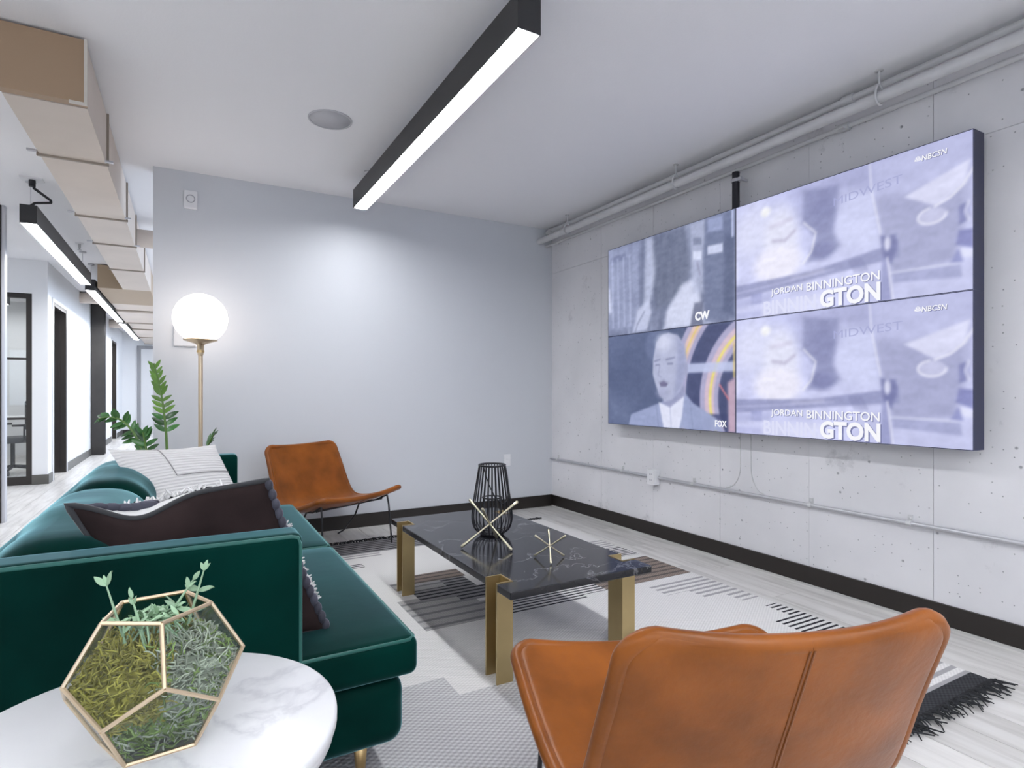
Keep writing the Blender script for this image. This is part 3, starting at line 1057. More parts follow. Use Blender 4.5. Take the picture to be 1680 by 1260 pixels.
def cw():
    im = Img((132, 140, 170))
    im.grain(.16, 12, 3, 11).grain(.06, 40, 2, 12)
    im.put(poly([(.0, .99), (.30, .99), (.30, .05), (0, .05)], .05), (158, 166, 200), .7)
    im.put(poly([(.02, .90), (.17, .90), (.17, .84), (.02, .84)], .02), (110, 118, 155), .6)
    for k in range(4):
        im.put(line([(.04 + .055 * k, .86), (.05 + .055 * k, .1)], .012, .02), (186, 194, 226), .7)
    im.put(line([(.0, .52), (.02, .3)], .03, .03), (225, 230, 255), .8)
    im.put(poly([(.40, .99), (.66, .99), (.70, .60), (.68, .42), (.54, .25), (.44, .22), (.40, .55)], .04), (108, 116, 142), .85)
    im.grain(.05, 50, 3, 15)
    im.put(poly([(.355, .99), (.41, .99), (.43, .60), (.40, .35), (.33, .20), (.34, .55)], .04), (200, 207, 235), .75)
    im.put(poly([(.28, .25), (.38, .35), (.40, .20), (.36, .02), (.24, .02)], .03), (206, 212, 240), .85)
    im.put(line([(.34, .22), (.28, .10), (.26, .02)], .010, .012), (120, 128, 160), .6)
    im.put(poly([(.64, .42), (.74, .46), (.78, .20), (.84, .0), (.50, .0), (.52, .18)], .04), (214, 219, 244), .95)
    im.put(poly([(.70, .99), (.80, .99), (.80, .30), (.72, .32)], .03), (186, 193, 222), .7)
    im.put(poly([(.72, .85), (.78, .83), (.78, .76), (.72, .78)], .01), (120, 128, 158), .7)
    im.put(poly([(.72, .72), (.78, .70), (.78, .62), (.72, .64)], .01), (224, 230, 255), .9)
    im.put(line([(.75, .60), (.77, .48)], .010, .01), (140, 140, 175), .7)
    im.put(poly([(.81, .99), (.99, .99), (.99, .02), (.80, .02), (.79, .62)], .03), (112, 122, 156), .9)
    im.put(poly([(.82, .99), (.92, .97), (.92, .84), (.82, .86)], .02), (160, 170, 208), .9)
    im.put(poly([(.82, .73), (.92, .72), (.92, .64), (.82, .65)], .01), (216, 222, 250), .9)
    im.put(poly([(.93, .80), (.99, .74), (.99, .05), (.92, .1)], .03), (84, 94, 128), .7)
    im.put(line([(.98, .99), (.98, .76)], .012), (196, 204, 240), .9)
    im.put(poly([(.73, .22), (.79, .22), (.79, .0), (.70, .0)], .02), (84, 90, 118), .75)
    return im.a


def presenter():
    im = Img((88, 100, 136))
    im.grain(.08, 5, 4, 21)
    im.put(poly([(.0, .4), (.30, .0), (.0, .0)], .15), (118, 130, 165), .6)
    im.put(poly([(.66, .99), (.99, .99), (.99, .0), (.80, .0), (.68, .3)], .02), (66, 74, 116), .95)
    im.put(ell(.42, .86, .07, .16, .3), (116, 128, 166), .6)

    def ring(cx, cy, r0, r1, c_):
        d = np.hypot((sg - cx) * ASP, tg - cy)
        im.put(sm((d - r0) / .02) * sm((r1 - d) / .02) * (sg > .64), c_, .95)
    cx_, cy_ = 1.22, .30
    for r0, r1, c_ in ((.98, 1.20, (176, 172, 206)), (1.03, 1.14, (226, 196, 188)), (1.06, 1.10, (232, 206, 120)),
                       (.58, .82, (178, 174, 208)), (.63, .76, (214, 190, 206)), (.66, .71, (236, 222, 120))):
        ring(cx_, cy_, r0, r1, c_)
    im.put(poly([(.67, .64), (1, .64), (1, .55), (.67, .55)], .015), (196, 204, 238), .9)
    im.put(line([(.99, .80), (.99, .5)], .01), (228, 200, 120), .8)
    im.put(poly([(.95, .45), (1, .5), (1, 0), (.955, 0)], .02), (206, 176, 196), .9)
    im.put(line([(.90, .43), (.955, .30)], .008), (226, 130, 140), .9)
    im.put(poly([(.82, .16), (.95, .16), (.95, .10), (.82, .11)], .01), (60, 68, 112), .8)
    # suit, shirt, head
    im.put(poly([(.20, .0), (.22, .12), (.46, .25), (.66, .36), (.72, .26), (.88, .12), (.92, .0)], .012), (156, 166, 204), .97)
    im.put(line([(.70, .28), (.72, .0)], .004), (120, 130, 170), .6)
    im.put(line([(.44, .22), (.46, .0)], .006), (126, 136, 174), .6)
    im.put(poly([(.46, .26), (.54, .22), (.66, .36), (.64, .12), (.62, .0), (.50, .0)], .012), (226, 229, 250), .97)
    im.put(line([(.55, .21), (.56, .0)], .004), (160, 168, 204), .7)
    im.put(poly([(.50, .34), (.66, .44), (.66, .33), (.55, .21), (.49, .25)], .015), (150, 154, 190), .95)
    head = [(.54, .965), (.61, .93), (.66, .82), (.675, .68), (.665, .52), (.63, .38), (.57, .29), (.51, .27), (.465, .33), (.43, .46), (.41, .56), (.415, .72), (.44, .88), (.485, .95)]
    im.put(poly(head, .012), (182, 187, 216), .98)
    im.put(poly([(.60, .93), (.66, .82), (.675, .62), (.65, .45), (.58, .30), (.60, .55), (.61, .75)], .04), (150, 156, 194), .75)
    im.put(ell(.50, .87, .06, .09, .6), (214, 218, 242), .8)
    im.put(ell(.672, .585, .014, .06, .3), (160, 164, 198), .9)
    im.put(line([(.425, .685), (.47, .70)], .007), (112, 116, 154), .8)
    im.put(line([(.52, .695), (.585, .71)], .007), (112, 116, 154), .8)
    im.put(line([(.435, .645), (.465, .645)], .006), (100, 104, 142), .8)
    im.put(line([(.53, .65), (.57, .65)], .006), (100, 104, 142), .8)
    im.put(line([(.47, .64), (.455, .54), (.48, .52)], .005), (146, 150, 186), .9)
    im.put(poly([(.465, .46), (.50, .48), (.535, .45), (.52, .42), (.475, .42)], .008), (104, 100, 136), .9)
    im.put(line([(.46, .47), (.50, .49), (.545, .46)], .004), (150, 152, 186), .8)
    im.put(ell(.49, .35, .05, .05, .6), (160, 164, 198), .6)
    return im.a


def soften(a, k, amt, seed):
    for ax in (0, 1):
        acc = np.zeros_like(a)
        for d in range(-k, k + 1):
            idx = np.clip(np.arange(a.shape[ax]) + d, 0, a.shape[ax] - 1)
            acc += np.take(a, idx, axis=ax)
        a = acc / (2 * k + 1)
    tex = (noise(60, 40, seed) - .5) * .6 + (noise(24, 30, seed + 1) - .5) + (noise(110, 60, seed + 2) - .5) * .4
    return np.clip(a + (tex * amt)[..., None], 0, 1)


def lin(a):
    return np.where(a <= .04045, a / 12.92, ((a + .055) / 1.055) ** 2.4)


scr = bpy.data.materials.new('display_picture')
scr.use_nodes = True
nt = scr.node_tree
b_ = nt.nodes['Principled BSDF']
at = nt.nodes.new('ShaderNodeAttribute')
at.attribute_name = 'picture'
b_.inputs['Base Color'].default_value = (0.01, 0.01, 0.012, 1)
b_.inputs['Roughness'].default_value = 0.35
nt.links.new(at.outputs['Color'], b_.inputs['Emission Color'])
b_.inputs['Emission Strength'].default_value = SCREEN


def ink(name, rgb, k=1.0):
    c_ = tuple(float(x) for x in lin(np.array(rgb) / 255.0))
    return mat(name, (0.01, 0.01, 0.01), 0.4, emit=c_, estr=SCREEN * k)


M['inkwhite'] = ink('caption_white', (250, 250, 255), 1.0)
M['inkpale'] = ink('caption_pale', (224, 226, 251), 1.0)
M['inkfaint'] = ink('caption_faint', (168, 172, 216), 1.0)
M['inkdark'] = ink('caption_shadow', (122, 126, 170), 1.0)


def screen_mesh(pic):
    # s runs left to right as seen (towards smaller y), t upwards
    vs = np.zeros((NT * NS, 3))
    vs[:, 1] = -(sg.ravel()) * PWD
    vs[:, 2] = tg.ravel() * PHT
    me = bpy.data.meshes.new('screen')
    i = np.arange(NT - 1)[:, None] * NS + np.arange(NS - 1)[None, :]
    q = np.stack([i, i + 1, i + NS + 1, i + NS], -1).reshape(-1, 4)
    me.from_pydata(vs.tolist(), [], q.tolist())
    ca = me.color_attributes.new('picture', 'FLOAT_COLOR', 'POINT')
    rgba = np.ones((NT * NS, 4))
    rgba[:, :3] = lin(pic.reshape(-1, 3))
    ca.data.foreach_set('color', rgba.ravel())
    me.materials.append(scr)
    me.update()
    return me


def caption(parent, text, s0, s1, t0, ht, m, depth=-0.0015, name='caption', bold=0.0, shear=0.0, slope=0.0):
    cu = bpy.data.curves.new('txt', 'FONT')
    cu.body = text
    cu.size = 1.0
    cu.offset = bold
    cu.shear = shear
    cu.resolution_u = 3
    tmp = bpy.data.objects.new('txt', cu)
    COL.objects.link(tmp)
    dg = bpy.context.evaluated_depsgraph_get()
    me = bpy.data.meshes.new_from_object(tmp.evaluated_get(dg))
    bpy.data.objects.remove(tmp)
    xs = [v.co.x for v in me.vertices]
    ysv = [v.co.y for v in me.vertices]
    x0, x1, y0, y1 = min(xs), max(xs), min(ysv), max(ysv)
    for v in me.vertices:
        s = s0 + (s1 - s0) * (v.co.x - x0) / (x1 - x0)
        t = t0 + ht * (v.co.y - y0) / (y1 - y0) + slope * (s - s0)
        v.co = (depth, -s * PWD, t * PHT)
    me.materials.clear()
    me.materials.append(m)
    return link(name, me, parent)


pics = {'h': soften(hockey() * .97 + np.array([214, 217, 247]) / 255 * .03, 1, .04, 40), 'c': soften(cw(), 1, .05, 50), 'p': soften(presenter(), 1, .035, 60)}
for (pi, pj, kind, label) in ((0, 1, 'c', 'upper left screen showing a figure in white fur and a two-letter logo'),
                              (0, 0, 'p', 'lower left screen showing a bald man in a pale suit'),
                              (1, 1, 'h', 'upper right screen with a hockey picture and large caption'),
                              (1, 0, 'h', 'lower right screen with a hockey picture and large caption')):
    t = thing('wall_display', label, 'screen', (TX, TY0 - pi * PWD, TZ0 + pj * PHT), group='screens of the video wall')
    hb = MB().box((0.004, -PWD + .0004, .0004), (0.098, -.0004, PHT - .0004))
    hb.build('housing', M['screenblack'], t)
    bz = MB()
    e = 0.0035
    bz.box((-.001, -PWD + .0004, .0004), (.004, -.0004, e)).box((-.001, -PWD + .0004, PHT - e), (.004, -.0004, PHT - .0004))
    bz.box((-.001, -e, e), (.004, -.0004, PHT - e)).box((-.001, -PWD + .0004, e), (.004, -PWD + e, PHT - e))
    bz.build('bezel', M['screenblack'], t)
    MB().box((0.098, -PWD * .8, PHT * .2), (0.13, -PWD * .2, PHT * .8)).build('mount', M['blackmetal'], t)
    sc_ = link('screen', screen_mesh(pics[kind]), t)
    if kind == 'h':
        for wd_, sa, sb in (('JORDAN', .20, .358), ('BINNINGTON', .378, .687)):
            caption(sc_, wd_, sa + .003, sb + .003, .152, .066, M['inkdark'], -.0010, 'caption_shadow', .012)
            caption(sc_, wd_, sa, sb, .157, .066, M['inkwhite'], -.0020, 'caption', .012)
        caption(sc_, 'BINNIN', .16, .42, .012, .115, M['inkpale'], -.0010, 'ghost_caption', .02)
        caption(sc_, 'GTON', .445, .695, .004, .135, M['inkdark'], -.0012, 'caption_shadow', .05)
        caption(sc_, 'GTON', .44, .69, .010, .135, M['inkwhite'], -.0024, 'caption', .04)
        caption(sc_, 'NBCSN', .838, .922, .892, .036, M['inkdark'], -.0010, 'channel_logo_shadow', .05, .15)
        caption(sc_, 'NBCSN', .836, .920, .896, .036, M['inkwhite'], -.0020, 'channel_logo', .02, .15)
        caption(sc_, 'MIDWEST', .50, .77, .765, .06, M['inkfaint'], -.0010, 'banner_text', 0, 0, .10)
        fan = MB()
        for k in range(5):
            a = math.radians(20 + 35 * k)
            cs, ct = .824, .902
            p0 = (cs, ct)
            p1 = (cs + .012 * math.cos(a - .2), ct + .035 * math.sin(a - .2))
            p2 = (cs + .012 * math.cos(a + .2), ct + .035 * math.sin(a + .2))
            fan.add([(-.002, -p[0] * PWD, p[1] * PHT) for p in (p0, p1, p2)], [(0, 1, 2)])
        fan.build('channel_emblem', M['inkwhite'], sc_)
    elif kind == 'c':
        caption(sc_, 'CW', .735, .835, .045, .085, M['inkwhite'], -.0015, 'channel_logo', .05)
    else:
        caption(sc_, 'FOX', .87, .945, .045, .062, M['inkwhite'], -.0015, 'channel_logo', .03)

# ================================================================== RUG
RZ = 0.008
rects = [  # (x0, x1, y0, y1, material) later ones on top
    (RX0, 1.25, RY0, 2.01, 1), (RX0, .90, 2.01, 2.165, 1), (1.25, 1.55, RY0, 1.75, 1),
    (RX0, RX1, 1.155, 1.48, 6),
    (2.70, RX1, 1.90, 2.05, 3), (2.56, RX1, 1.56, 1.90, 3),
    (2.36, RX1, 2.42, 2.60, 6), (2.52, RX1, 2.30, 2.42, 6), (2.66, RX1, 2.16, 2.30, 6),
    (1.95, RX1, 2.66, 2.80, 5), (2.30, RX1, 2.80, 3.08, 5), (1.50, 2.30, 2.80, 2.98, 5),
    (1.45, 2.12, 2.66, 2.80, 3), (1.40, 1.95, 2.60, 2.72, 3),
    (1.00, 1.45, 2.62, 2.86, 7), (1.00, 1.40, 2.86, 3.06, 7), (1.12, 1.50, 3.00, 3.30, 4), (1.32, 1.62, 2.90, 3.10, 4),
    (1.05, 1.34, 3.18, 3.36, 7), (1.16, 1.52, 3.30, 3.46, 5),
    (2.36, RX1, 3.14, 3.36, 3), (2.20, RX1, 3.36, 3.60, 6),
    (RX0, 1.62, 4.10, RY1, 4), (RX0, 1.20, 4.00, 4.10, 6), (1.62, 1.80, 4.02, 4.22, 6), (RX0, 1.02, 3.78, 3.86, 3),
    (RX0, RX1, RY0, 1.155, 2),
    (1.80, RX1, 4.37, RY1, 0),
]
rug = thing('area_rug', 'cream woven rug with stepped grey, black and brown stripes and dark fringes', 'rug')
xs = sorted({RX0, RX1} | {r[0] for r in rects} | {r[1] for r in rects})
ysr = sorted({RY0, RY1} | {r[2] for r in rects} | {r[3] for r in rects})
mb = MB()
vi = {}
for j, y in enumerate(ysr):
    for i, x in enumerate(xs):
        vi[i, j] = len(mb.v)
        mb.v.append((x, y, RZ))
for j in range(len(ysr) - 1):
    for i in range(len(xs) - 1):
        cx_, cy_ = (xs[i] + xs[i + 1]) / 2, (ysr[j] + ysr[j + 1]) / 2
        m_ = 0
        for r in rects:
            if r[0] < cx_ < r[1] and r[2] < cy_ < r[3]:
                m_ = r[4]
        mb.f.append([vi[i, j], vi[i + 1, j], vi[i + 1, j + 1], vi[i, j + 1]])
        mb.mi.append(m_)
        mb.sm.append(False)
for (a, b) in (((RX0, RY0), (RX1, RY0)), ((RX1, RY0), (RX1, RY1)), ((RX1, RY1), (RX0, RY1)), ((RX0, RY1), (RX0, RY0))):
    mb.add([(a[0], a[1], 0.0005), (b[0], b[1], 0.0005), (b[0], b[1], RZ), (a[0], a[1], RZ)], [(0, 1, 2, 3)], 0)
mb.build('woven_field', R_MATS, rug)
for (ye, sgn, xa) in ((RY0, -1, RX0), (RY1, 1, RX0)):
    mb = MB()
    x = xa
    while x < RX1 + 0.005:
        L = random.uniform(.04, .095) if sgn < 0 else random.uniform(.035, .07)
        dx = random.uniform(-.05, .05)
        p0 = Vector((x, ye - sgn * .004, RZ * .8))
        pts = [p0]
        for k in range(1, 5):
            u = k / 4
            pts.append(Vector((x + dx * u * u + random.uniform(-.008, .008), ye + sgn * L * u, .007 + .006 * math.sin(u * PI) + random.uniform(0, .004))))
        mb.tube(pts, [.004, .0045, .0038, .003, .0022], 4)
        if random.random() < .4:
            mb.sphere(pts[1], .007, 6, 4)
        x += random.uniform(.007, .013)
    tag(mb.build('fringe', M['fringe'], rug), kind='stuff')


# ================================================================== SOFA
sofa = thing('velvet_sofa', 'long emerald green velvet sofa with square arms and brass feet', 'sofa')
AH = 0.775
SY0, SY1 = 1.615, 3.965


def puff(lo, hi, ax, amt):
    def f(p):
        q = [(p[i] - (lo[i] + hi[i]) / 2) / ((hi[i] - lo[i]) / 2) for i in range(3)]
        o1, o2 = [i for i in range(3) if i != ax]
        k = (1 - min(1, q[o1] ** 2)) * (1 - min(1, q[o2] ** 2))
        p = p.copy()
        p[ax] += amt * k * (1 if q[ax] > 0 else -1) * min(1, abs(q[ax]) * 1.5)
        return p
    return f


MB().rbox((-.41, 1.64, .118), (.565, 3.94, .318), .05, 4, 8).build('base', M['velvet'], sofa)
MB().rbox((-.455, SY0 + .02, .118), (-.335, SY1 - .02, .735), .04, 4, 8).build('back_frame', M['velvet'], sofa)
for y0, y1 in ((SY0, SY0 + .115), (SY1 - .115, SY1)):
    arm = MB().rbox((-.44 if y0 == SY0 else -.30, y0, .122), (.272, y1, AH), .022, 4, 8).build('arm', M['velvet'], sofa)
    e = .008
    yo = y0 + e if y0 == SY0 else y1 - e
    pts = [(.272 - e, yo, .14), (.272 - e, yo, AH - .03), (.272 - e - .006, yo, AH - .012), (.272 - .03, yo, AH - e), (-.42 if y0 == SY0 else -.28, yo, AH - e)]
    MB().tube(pts, .006, 8).build('piping', M['velvetpipe'], arm)
YM = 2.795
for y0, y1 in ((SY0 + .008, YM), (YM, SY1 - .008)):
    lo, hi = (-.20, y0 + .003, .318), (.60, y1 - .003, .432)
    sc_ = MB().rbox(lo, hi, .028, 4, 12, deform=puff(lo, hi, 2, .018)).build('seat_cushion', M['velvet'], sofa)
    pp = []
    for z in (.425,):
        e = .010
        pts = [(-.1, y0 + e, z), (.60 - .03, y0 + e, z), (.60 - e, y0 + .03, z), (.60 - e, y1 - .03, z), (.60 - .03, y1 - e, z), (.3, y1 - e, z)]
        MB().tube(pts, .005, 8).build('piping', M['velvetpipe'], sc_)
for y0, y1 in ((SY0 + .118, YM + .03), (YM + .035, SY1 - .118)):
    lo, hi = (-.43, y0, .44), (-.135, y1, .775)

    def bk(p, lo=lo, hi=hi):
        q = puff(lo, hi, 2, .03)(p)
        q = puff(lo, hi, 0, .03)(q)
        u = (q.y - lo[1]) / (hi[1] - lo[1])
        h_ = (q.z - lo[2]) / (hi[2] - lo[2])
        q.z -= .015 * h_ * (abs(2 * u - 1) ** 4)
        q.z += .004 * math.sin(u * 19) * h_
        q.x += .006 * math.sin(u * 23 + q.z * 9)
        return q
    MB().rbox(lo, hi, .11, 6, 14, deform=bk).build('back_cushion', M['velvet'], sofa)
for (x, y) in ((.45, 1.72), (.45, 3.87), (-.36, 1.72), (-.36, 3.87)):
    MB().lathe([(.001, 0), (.013, 0), (.022, .122), (.001, .122)], (x, y, RZ if x > RX0 else 0), 16).build('leg', M['brass'], sofa)


# ---------------------------------------------------------------- pillows
def pillow_grid(c00, c10, c11, c01, nrm, T, n=26, pinch=.06, dip=None, side=1):
    """one face of a cushion; corners in order BL, BR, TR, TL"""
    c00, c10, c11, c01 = map(Vector, (c00, c10, c11, c01))
    nrm = Vector(nrm).normalized()
    ctr = (c00 + c10 + c11 + c01) / 4
    P = []
    for j in range(n + 1):
        for i in range(n + 1):
            a, b = i / n, j / n
            p = c00 * (1 - a) * (1 - b) + c10 * a * (1 - b) + c11 * a * b + c01 * (1 - a) * b
            A, B = 2 * a - 1, 2 * b - 1
            k = 1 - pinch * ((1 - A * A) * B * B + (1 - B * B) * A * A)
            p = ctr + (p - ctr) * k
            th = T * ((1 - A * A) * (1 - B * B)) ** .42
            p = p + nrm * th * side
            if dip:
                p = p + dip(a, b)
            P.append(p)
    return P, n


def pillow_face(mb, P, n, mi=0, flip=False):
    fs = []
    for j in range(n):
        for i in range(n):
            q = (j * (n + 1) + i, j * (n + 1) + i + 1, (j + 1) * (n + 1) + i + 1, (j + 1) * (n + 1) + i)
            fs.append(q[::-1] if flip else q)
    mb.add(P, fs, mi, True)


def boundary(P, n):
    r = [P[i] for i in range(n)] + [P[j * (n + 1) + n] for j in range(n)] + [P[n * (n + 1) + n - i] for i in range(n)] + [P[(n - j) * (n + 1)] for j in range(n)]
    return r + [r[0]]


# ivory ribbed pillow at the far end
def rib_mat():
    m = M['pillowwhite']
    nt = m.node_tree
    at_ = nt.nodes.new('ShaderNodeAttribute')
    at_.attribute_name = 'rib'
    k = nt.nodes.new('ShaderNodeMath')
    k.operation = 'MULTIPLY'
    k.inputs[1].default_value = 2 * PI * 30
    nt.links.new(at_.outputs['Fac'], k.inputs[0])
    s = nt.nodes.new('ShaderNodeMath')
    s.operation = 'SINE'
    nt.links.new(k.outputs[0], s.inputs[0])
    bp = nt.nodes.new('ShaderNodeBump')
    bp.inputs['Strength'].default_value = .6
    bp.inputs['Distance'].default_value = .004
    nt.links.new(s.outputs[0], bp.inputs['Height'])
    nt.links.new(bp.outputs['Normal'], bsdf(m).inputs['Normal'])
    r = nt.nodes.new('ShaderNodeMapRange')
    r.inputs['From Min'].default_value = -1
    r.inputs['To Min'].default_value = .90
    nt.links.new(s.outputs[0], r.inputs['Value'])
    vm = nt.nodes.new('ShaderNodeVectorMath')
    vm.operation = 'SCALE'
    vm.inputs[0].default_value = (0.70, 0.69, 0.685)
    nt.links.new(r.outputs['Result'], vm.inputs['Scale'])
    nt.links.new(vm.outputs[0], bsdf(m).inputs['Base Color'])


rib_mat()
cor = ((-.10, 2.98, .47), (.30, 3.34, .47), (.14, 3.60, .86), (-.315, 3.26, .885))
nrm = Vector((.62, -.66, .42))
wp = thing('ivory_pillow', 'ivory ribbed pillow leaning on the far sofa back', 'pillow')
mb = MB()
PF, n_ = pillow_grid(*cor, nrm, .075, side=1, pinch=.07)
PB, _ = pillow_grid(*cor, nrm, .075, side=-1, pinch=.07)
pillow_face(mb, PF, n_)
pillow_face(mb, PB, n_, flip=True)
po = mb.build('cover', M['pillowwhite'], wp)
ca = po.data.attributes.new('rib', 'FLOAT', 'POINT')
ca.data.foreach_set('value', [((k % ((n_ + 1) ** 2)) // (n_ + 1)) / n_ for k in range(len(po.data.vertices))])
row = [PF[int(n_ * .62) * (n_ + 1) + i] + nrm.normalized() * .002 for i in range(int(n_ * .35), n_ + 1)]
MB().tube(row, .003, 6).build('seam', M['pillowseam'], wp)
row = [PF[j * (n_ + 1) + int(n_ * .35)] + nrm.normalized() * .002 for j in range(int(n_ * .62), n_ + 1)]
MB().tube(row, .003, 6).build('seam', M['pillowseam'], wp)

# dark quilted pillow behind the near arm
dp = thing('quilted_pillow', 'dark brown backed pillow with grey quilted edge and white tufted front', 'pillow')
cor = ((-.06, 1.80, .445), (.375, 1.805, .43), (.215, 1.885, .885), (-.268, 1.865, .865))
nrm = Vector((.05, -.93, -.10))


def dipf(a, b):
    s_ = math.exp(-((a - .30) / .20) ** 2)
    return Vector((0, .0, -.055 * s_ * max(0, b - .35) / .65))


def wrinkle(a, b):
    return dipf(a, b) + Vector((0, 1, 0)) * (.007 * math.sin(9 * a + 14 * b) * (1 - (2 * a - 1) ** 2) * (1 - (2 * b - 1) ** 2))


PBk, n_ = pillow_grid(*cor, nrm, .055, n=34, pinch=.05, dip=wrinkle, side=1)
PFr, _ = pillow_grid(*cor, nrm, .085, n=34, pinch=.05, dip=dipf, side=-1)
# front swells above the rim so its tufted face rolls over the top edge
for k, p in enumerate(PFr):
    i, j = k % (n_ + 1), k // (n_ + 1)
    b = j / n_
    a = i / n_
    roll = (.028 * math.sin(PI * a) ** .5 + .042 * math.exp(-((a - .33) / .2) ** 2)) * math.sin(PI * min(1, max(0, (b - .40) / .60))) ** .6 if 0 < a < 1 else 0
    PFr[k] = p + Vector((0, .5 * roll, roll))
mb = MB()
pillow_face(mb, PBk, n_)
mb.build('back_cover', M['pillowback'], dp)
mb = MB()
pillow_face(mb, PFr, n_, flip=True)
fo = mb.build('front_cover', M['tuft'], dp)
bd = boundary(PBk, n_)
MB().tube(bd, .0085, 8).build('piping', mat('pillow_charcoal_piping', (.035, .036, .04), .85, sheen=.3), dp)
# quilted lumps along top and right border of the front
mb = MB()
for ring_, (bb0, step) in enumerate(((.965, 2), (.90, 2), (.83, 2))):
    for i in range(1, n_, step):
        if i > 11:
            continue
        p = PFr[int(bb0 * n_) * (n_ + 1) + i]
        mb.sphere(p + Vector((0, .003, .004)), (.030, .020, .013), 10, 6)
for ring_, aa in enumerate((.97, .91, .84)):
    for j in range(1, int(n_ * .86), 2):
        p = PFr[j * (n_ + 1) + int(aa * n_)]
        mb.sphere(p + Vector((.004, .006, 0)), (.012, .024, .032), 10, 6)
for j in range(0, n_, 1):
    p = PBk[j * (n_ + 1) + n_ - 1]
    if j % 2:
        mb.sphere(p + Vector((.012, .012, 0)), (.014, .018, .020), 8, 6)
tag(mb.build('quilted_border', M['quilt'], dp), kind='stuff')
mb = MB()
mb2 = MB()
for k in range(420):
    a, b = random.uniform(.22, .94), random.uniform(.55, .97)
    i, j = int(a * n_), int(b * n_)
    p = PFr[j * (n_ + 1) + i] + Vector((random.uniform(-.01, .01), .004, random.uniform(0, .008)))
    d_ = Vector((random.uniform(-1, 1), random.uniform(.2, 1), random.uniform(.0, 1))).normalized() * .022
    tgt = mb2 if (int(a * 7) % 3 == 1 and .80 < b < .9) else mb
    tgt.tube([p, p + d_ * .6, p + d_], [.004, .0035, .002], 4)
for k in range(120):
    j = random.randint(int(.12 * n_), int(.6 * n_))
    p = PFr[j * (n_ + 1) + int(.93 * n_)] + Vector((.035, .03, random.uniform(-.01, .01)))
    d_ = Vector((random.uniform(.2, 1), random.uniform(-.3, .6), random.uniform(-.3, .8))).normalized() * .028
    mb.tube([p, p + d_ * .6, p + d_], [.004, .0035, .002], 4)
tag(mb.build('white_tufts', M['tuft'], dp), kind='stuff')
for (a0, a1, b0) in ((.38, .54, .88), (.58, .74, .92), (.80, .90, .95)):
    row = [PFr[int(b0 * n_) * (n_ + 1) + i] + Vector((0, .004, .006)) for i in range(int(a0 * n_), int(a1 * n_) + 1)]
    m_ = len(row) - 1
    mb2.tube(row, [.002 + .009 * math.sin(PI * k / m_) for k in range(m_ + 1)], 8)
tag(mb2.build('black_tufts', M['tuftblack'], dp), kind='stuff')


# ================================================================== LEATHER CHAIRS
def catmull(pts, n):
    P = [Vector(p) for p in pts]
    P = [2 * P[0] - P[1]] + P + [2 * P[-1] - P[-2]]
    out = []
    for i in range(1, len(P) - 2):
        for k in range(n):
            t = k / n
            a, b, c_, d_ = P[i - 1], P[i], P[i + 1], P[i + 2]
            out.append(.5 * ((2 * b) + (c_ - a) * t + (2 * a - 5 * b + 4 * c_ - d_) * t * t + (3 * b - a - 3 * c_ + d_) * t ** 3))
    out.append(P[-2])
    return out


# (depth, height, half width, sideways wrap)
PROF = [(.000, .730, .304, .036), (.038, .634, .308, .040), (.080, .530, .315, .044), (.122, .428, .323, .044), (.172, .345, .330, .040),
        (.255, .300, .338, .030), (.385, .304, .350, .026), (.510, .330, .361, .026), (.635, .368, .370, .028), (.745, .405, .377, .030)]


def chair_surface():
    dense = catmull([Vector((a, b, c_)) for a, b, c_, d_ in PROF], 40)
    dwr = catmull([Vector((d_, 0, 0)) for a, b, c_, d_ in PROF], 40)
    dl = [0.0]
    for i in range(1, len(dense)):
        dl.append(dl[-1] + math.hypot(dense[i].x - dense[i - 1].x, dense[i].y - dense[i - 1].y))
    r = .052
    tot = dl[-1]
    ends = [r * (1 - math.cos(PI / 2 * k / 8)) for k in range(8)]
    L = ends + [r + (tot - 2 * r) * k / 46 for k in range(47)] + [tot - e for e in reversed(ends)]
    cp = [Vector((float(np.interp(l, dl, [p.x for p in dense])), float(np.interp(l, dl, [p.y for p in dense])), float(np.interp(l, dl, [p.z for p in dense])))) for l in L]
    wr_ = [Vector((float(np.interp(l, dl, [p.x for p in dwr])), 0, 0)) for l in L]
    n = len(cp)
    NA = 18
    rows = []
    for i in range(n):
        t = Vector((cp[min(n - 1, i + 1)].x - cp[max(0, i - 1)].x, cp[min(n - 1, i + 1)].y - cp[max(0, i - 1)].y)).normalized()
        nn = Vector((-t.y, t.x))          # towards the sitter
        if nn.x < 0 and i < n * .4:
            nn = -nn
        if nn.y < 0 and i >= n * .4:
            nn = -nn
        e = min(L[i], L[-1] - L[i])
        hw = cp[i].z
        if e < r:
            hw -= r - math.sqrt(max(0, r * r - (r - e) ** 2))
        row = []
        for k in range(NA + 1):
            s = -1 + 2 * k / NA
            s = math.copysign(abs(s) ** .85, s)
            off = wr_[i].x * abs(s) ** 2.2
            row.append(Vector((s * hw, cp[i].x + nn.x * off, cp[i].y + nn.y * off)))
        rows.append(row)
    return rows, NA


CH_ROWS, CH_N = chair_surface()


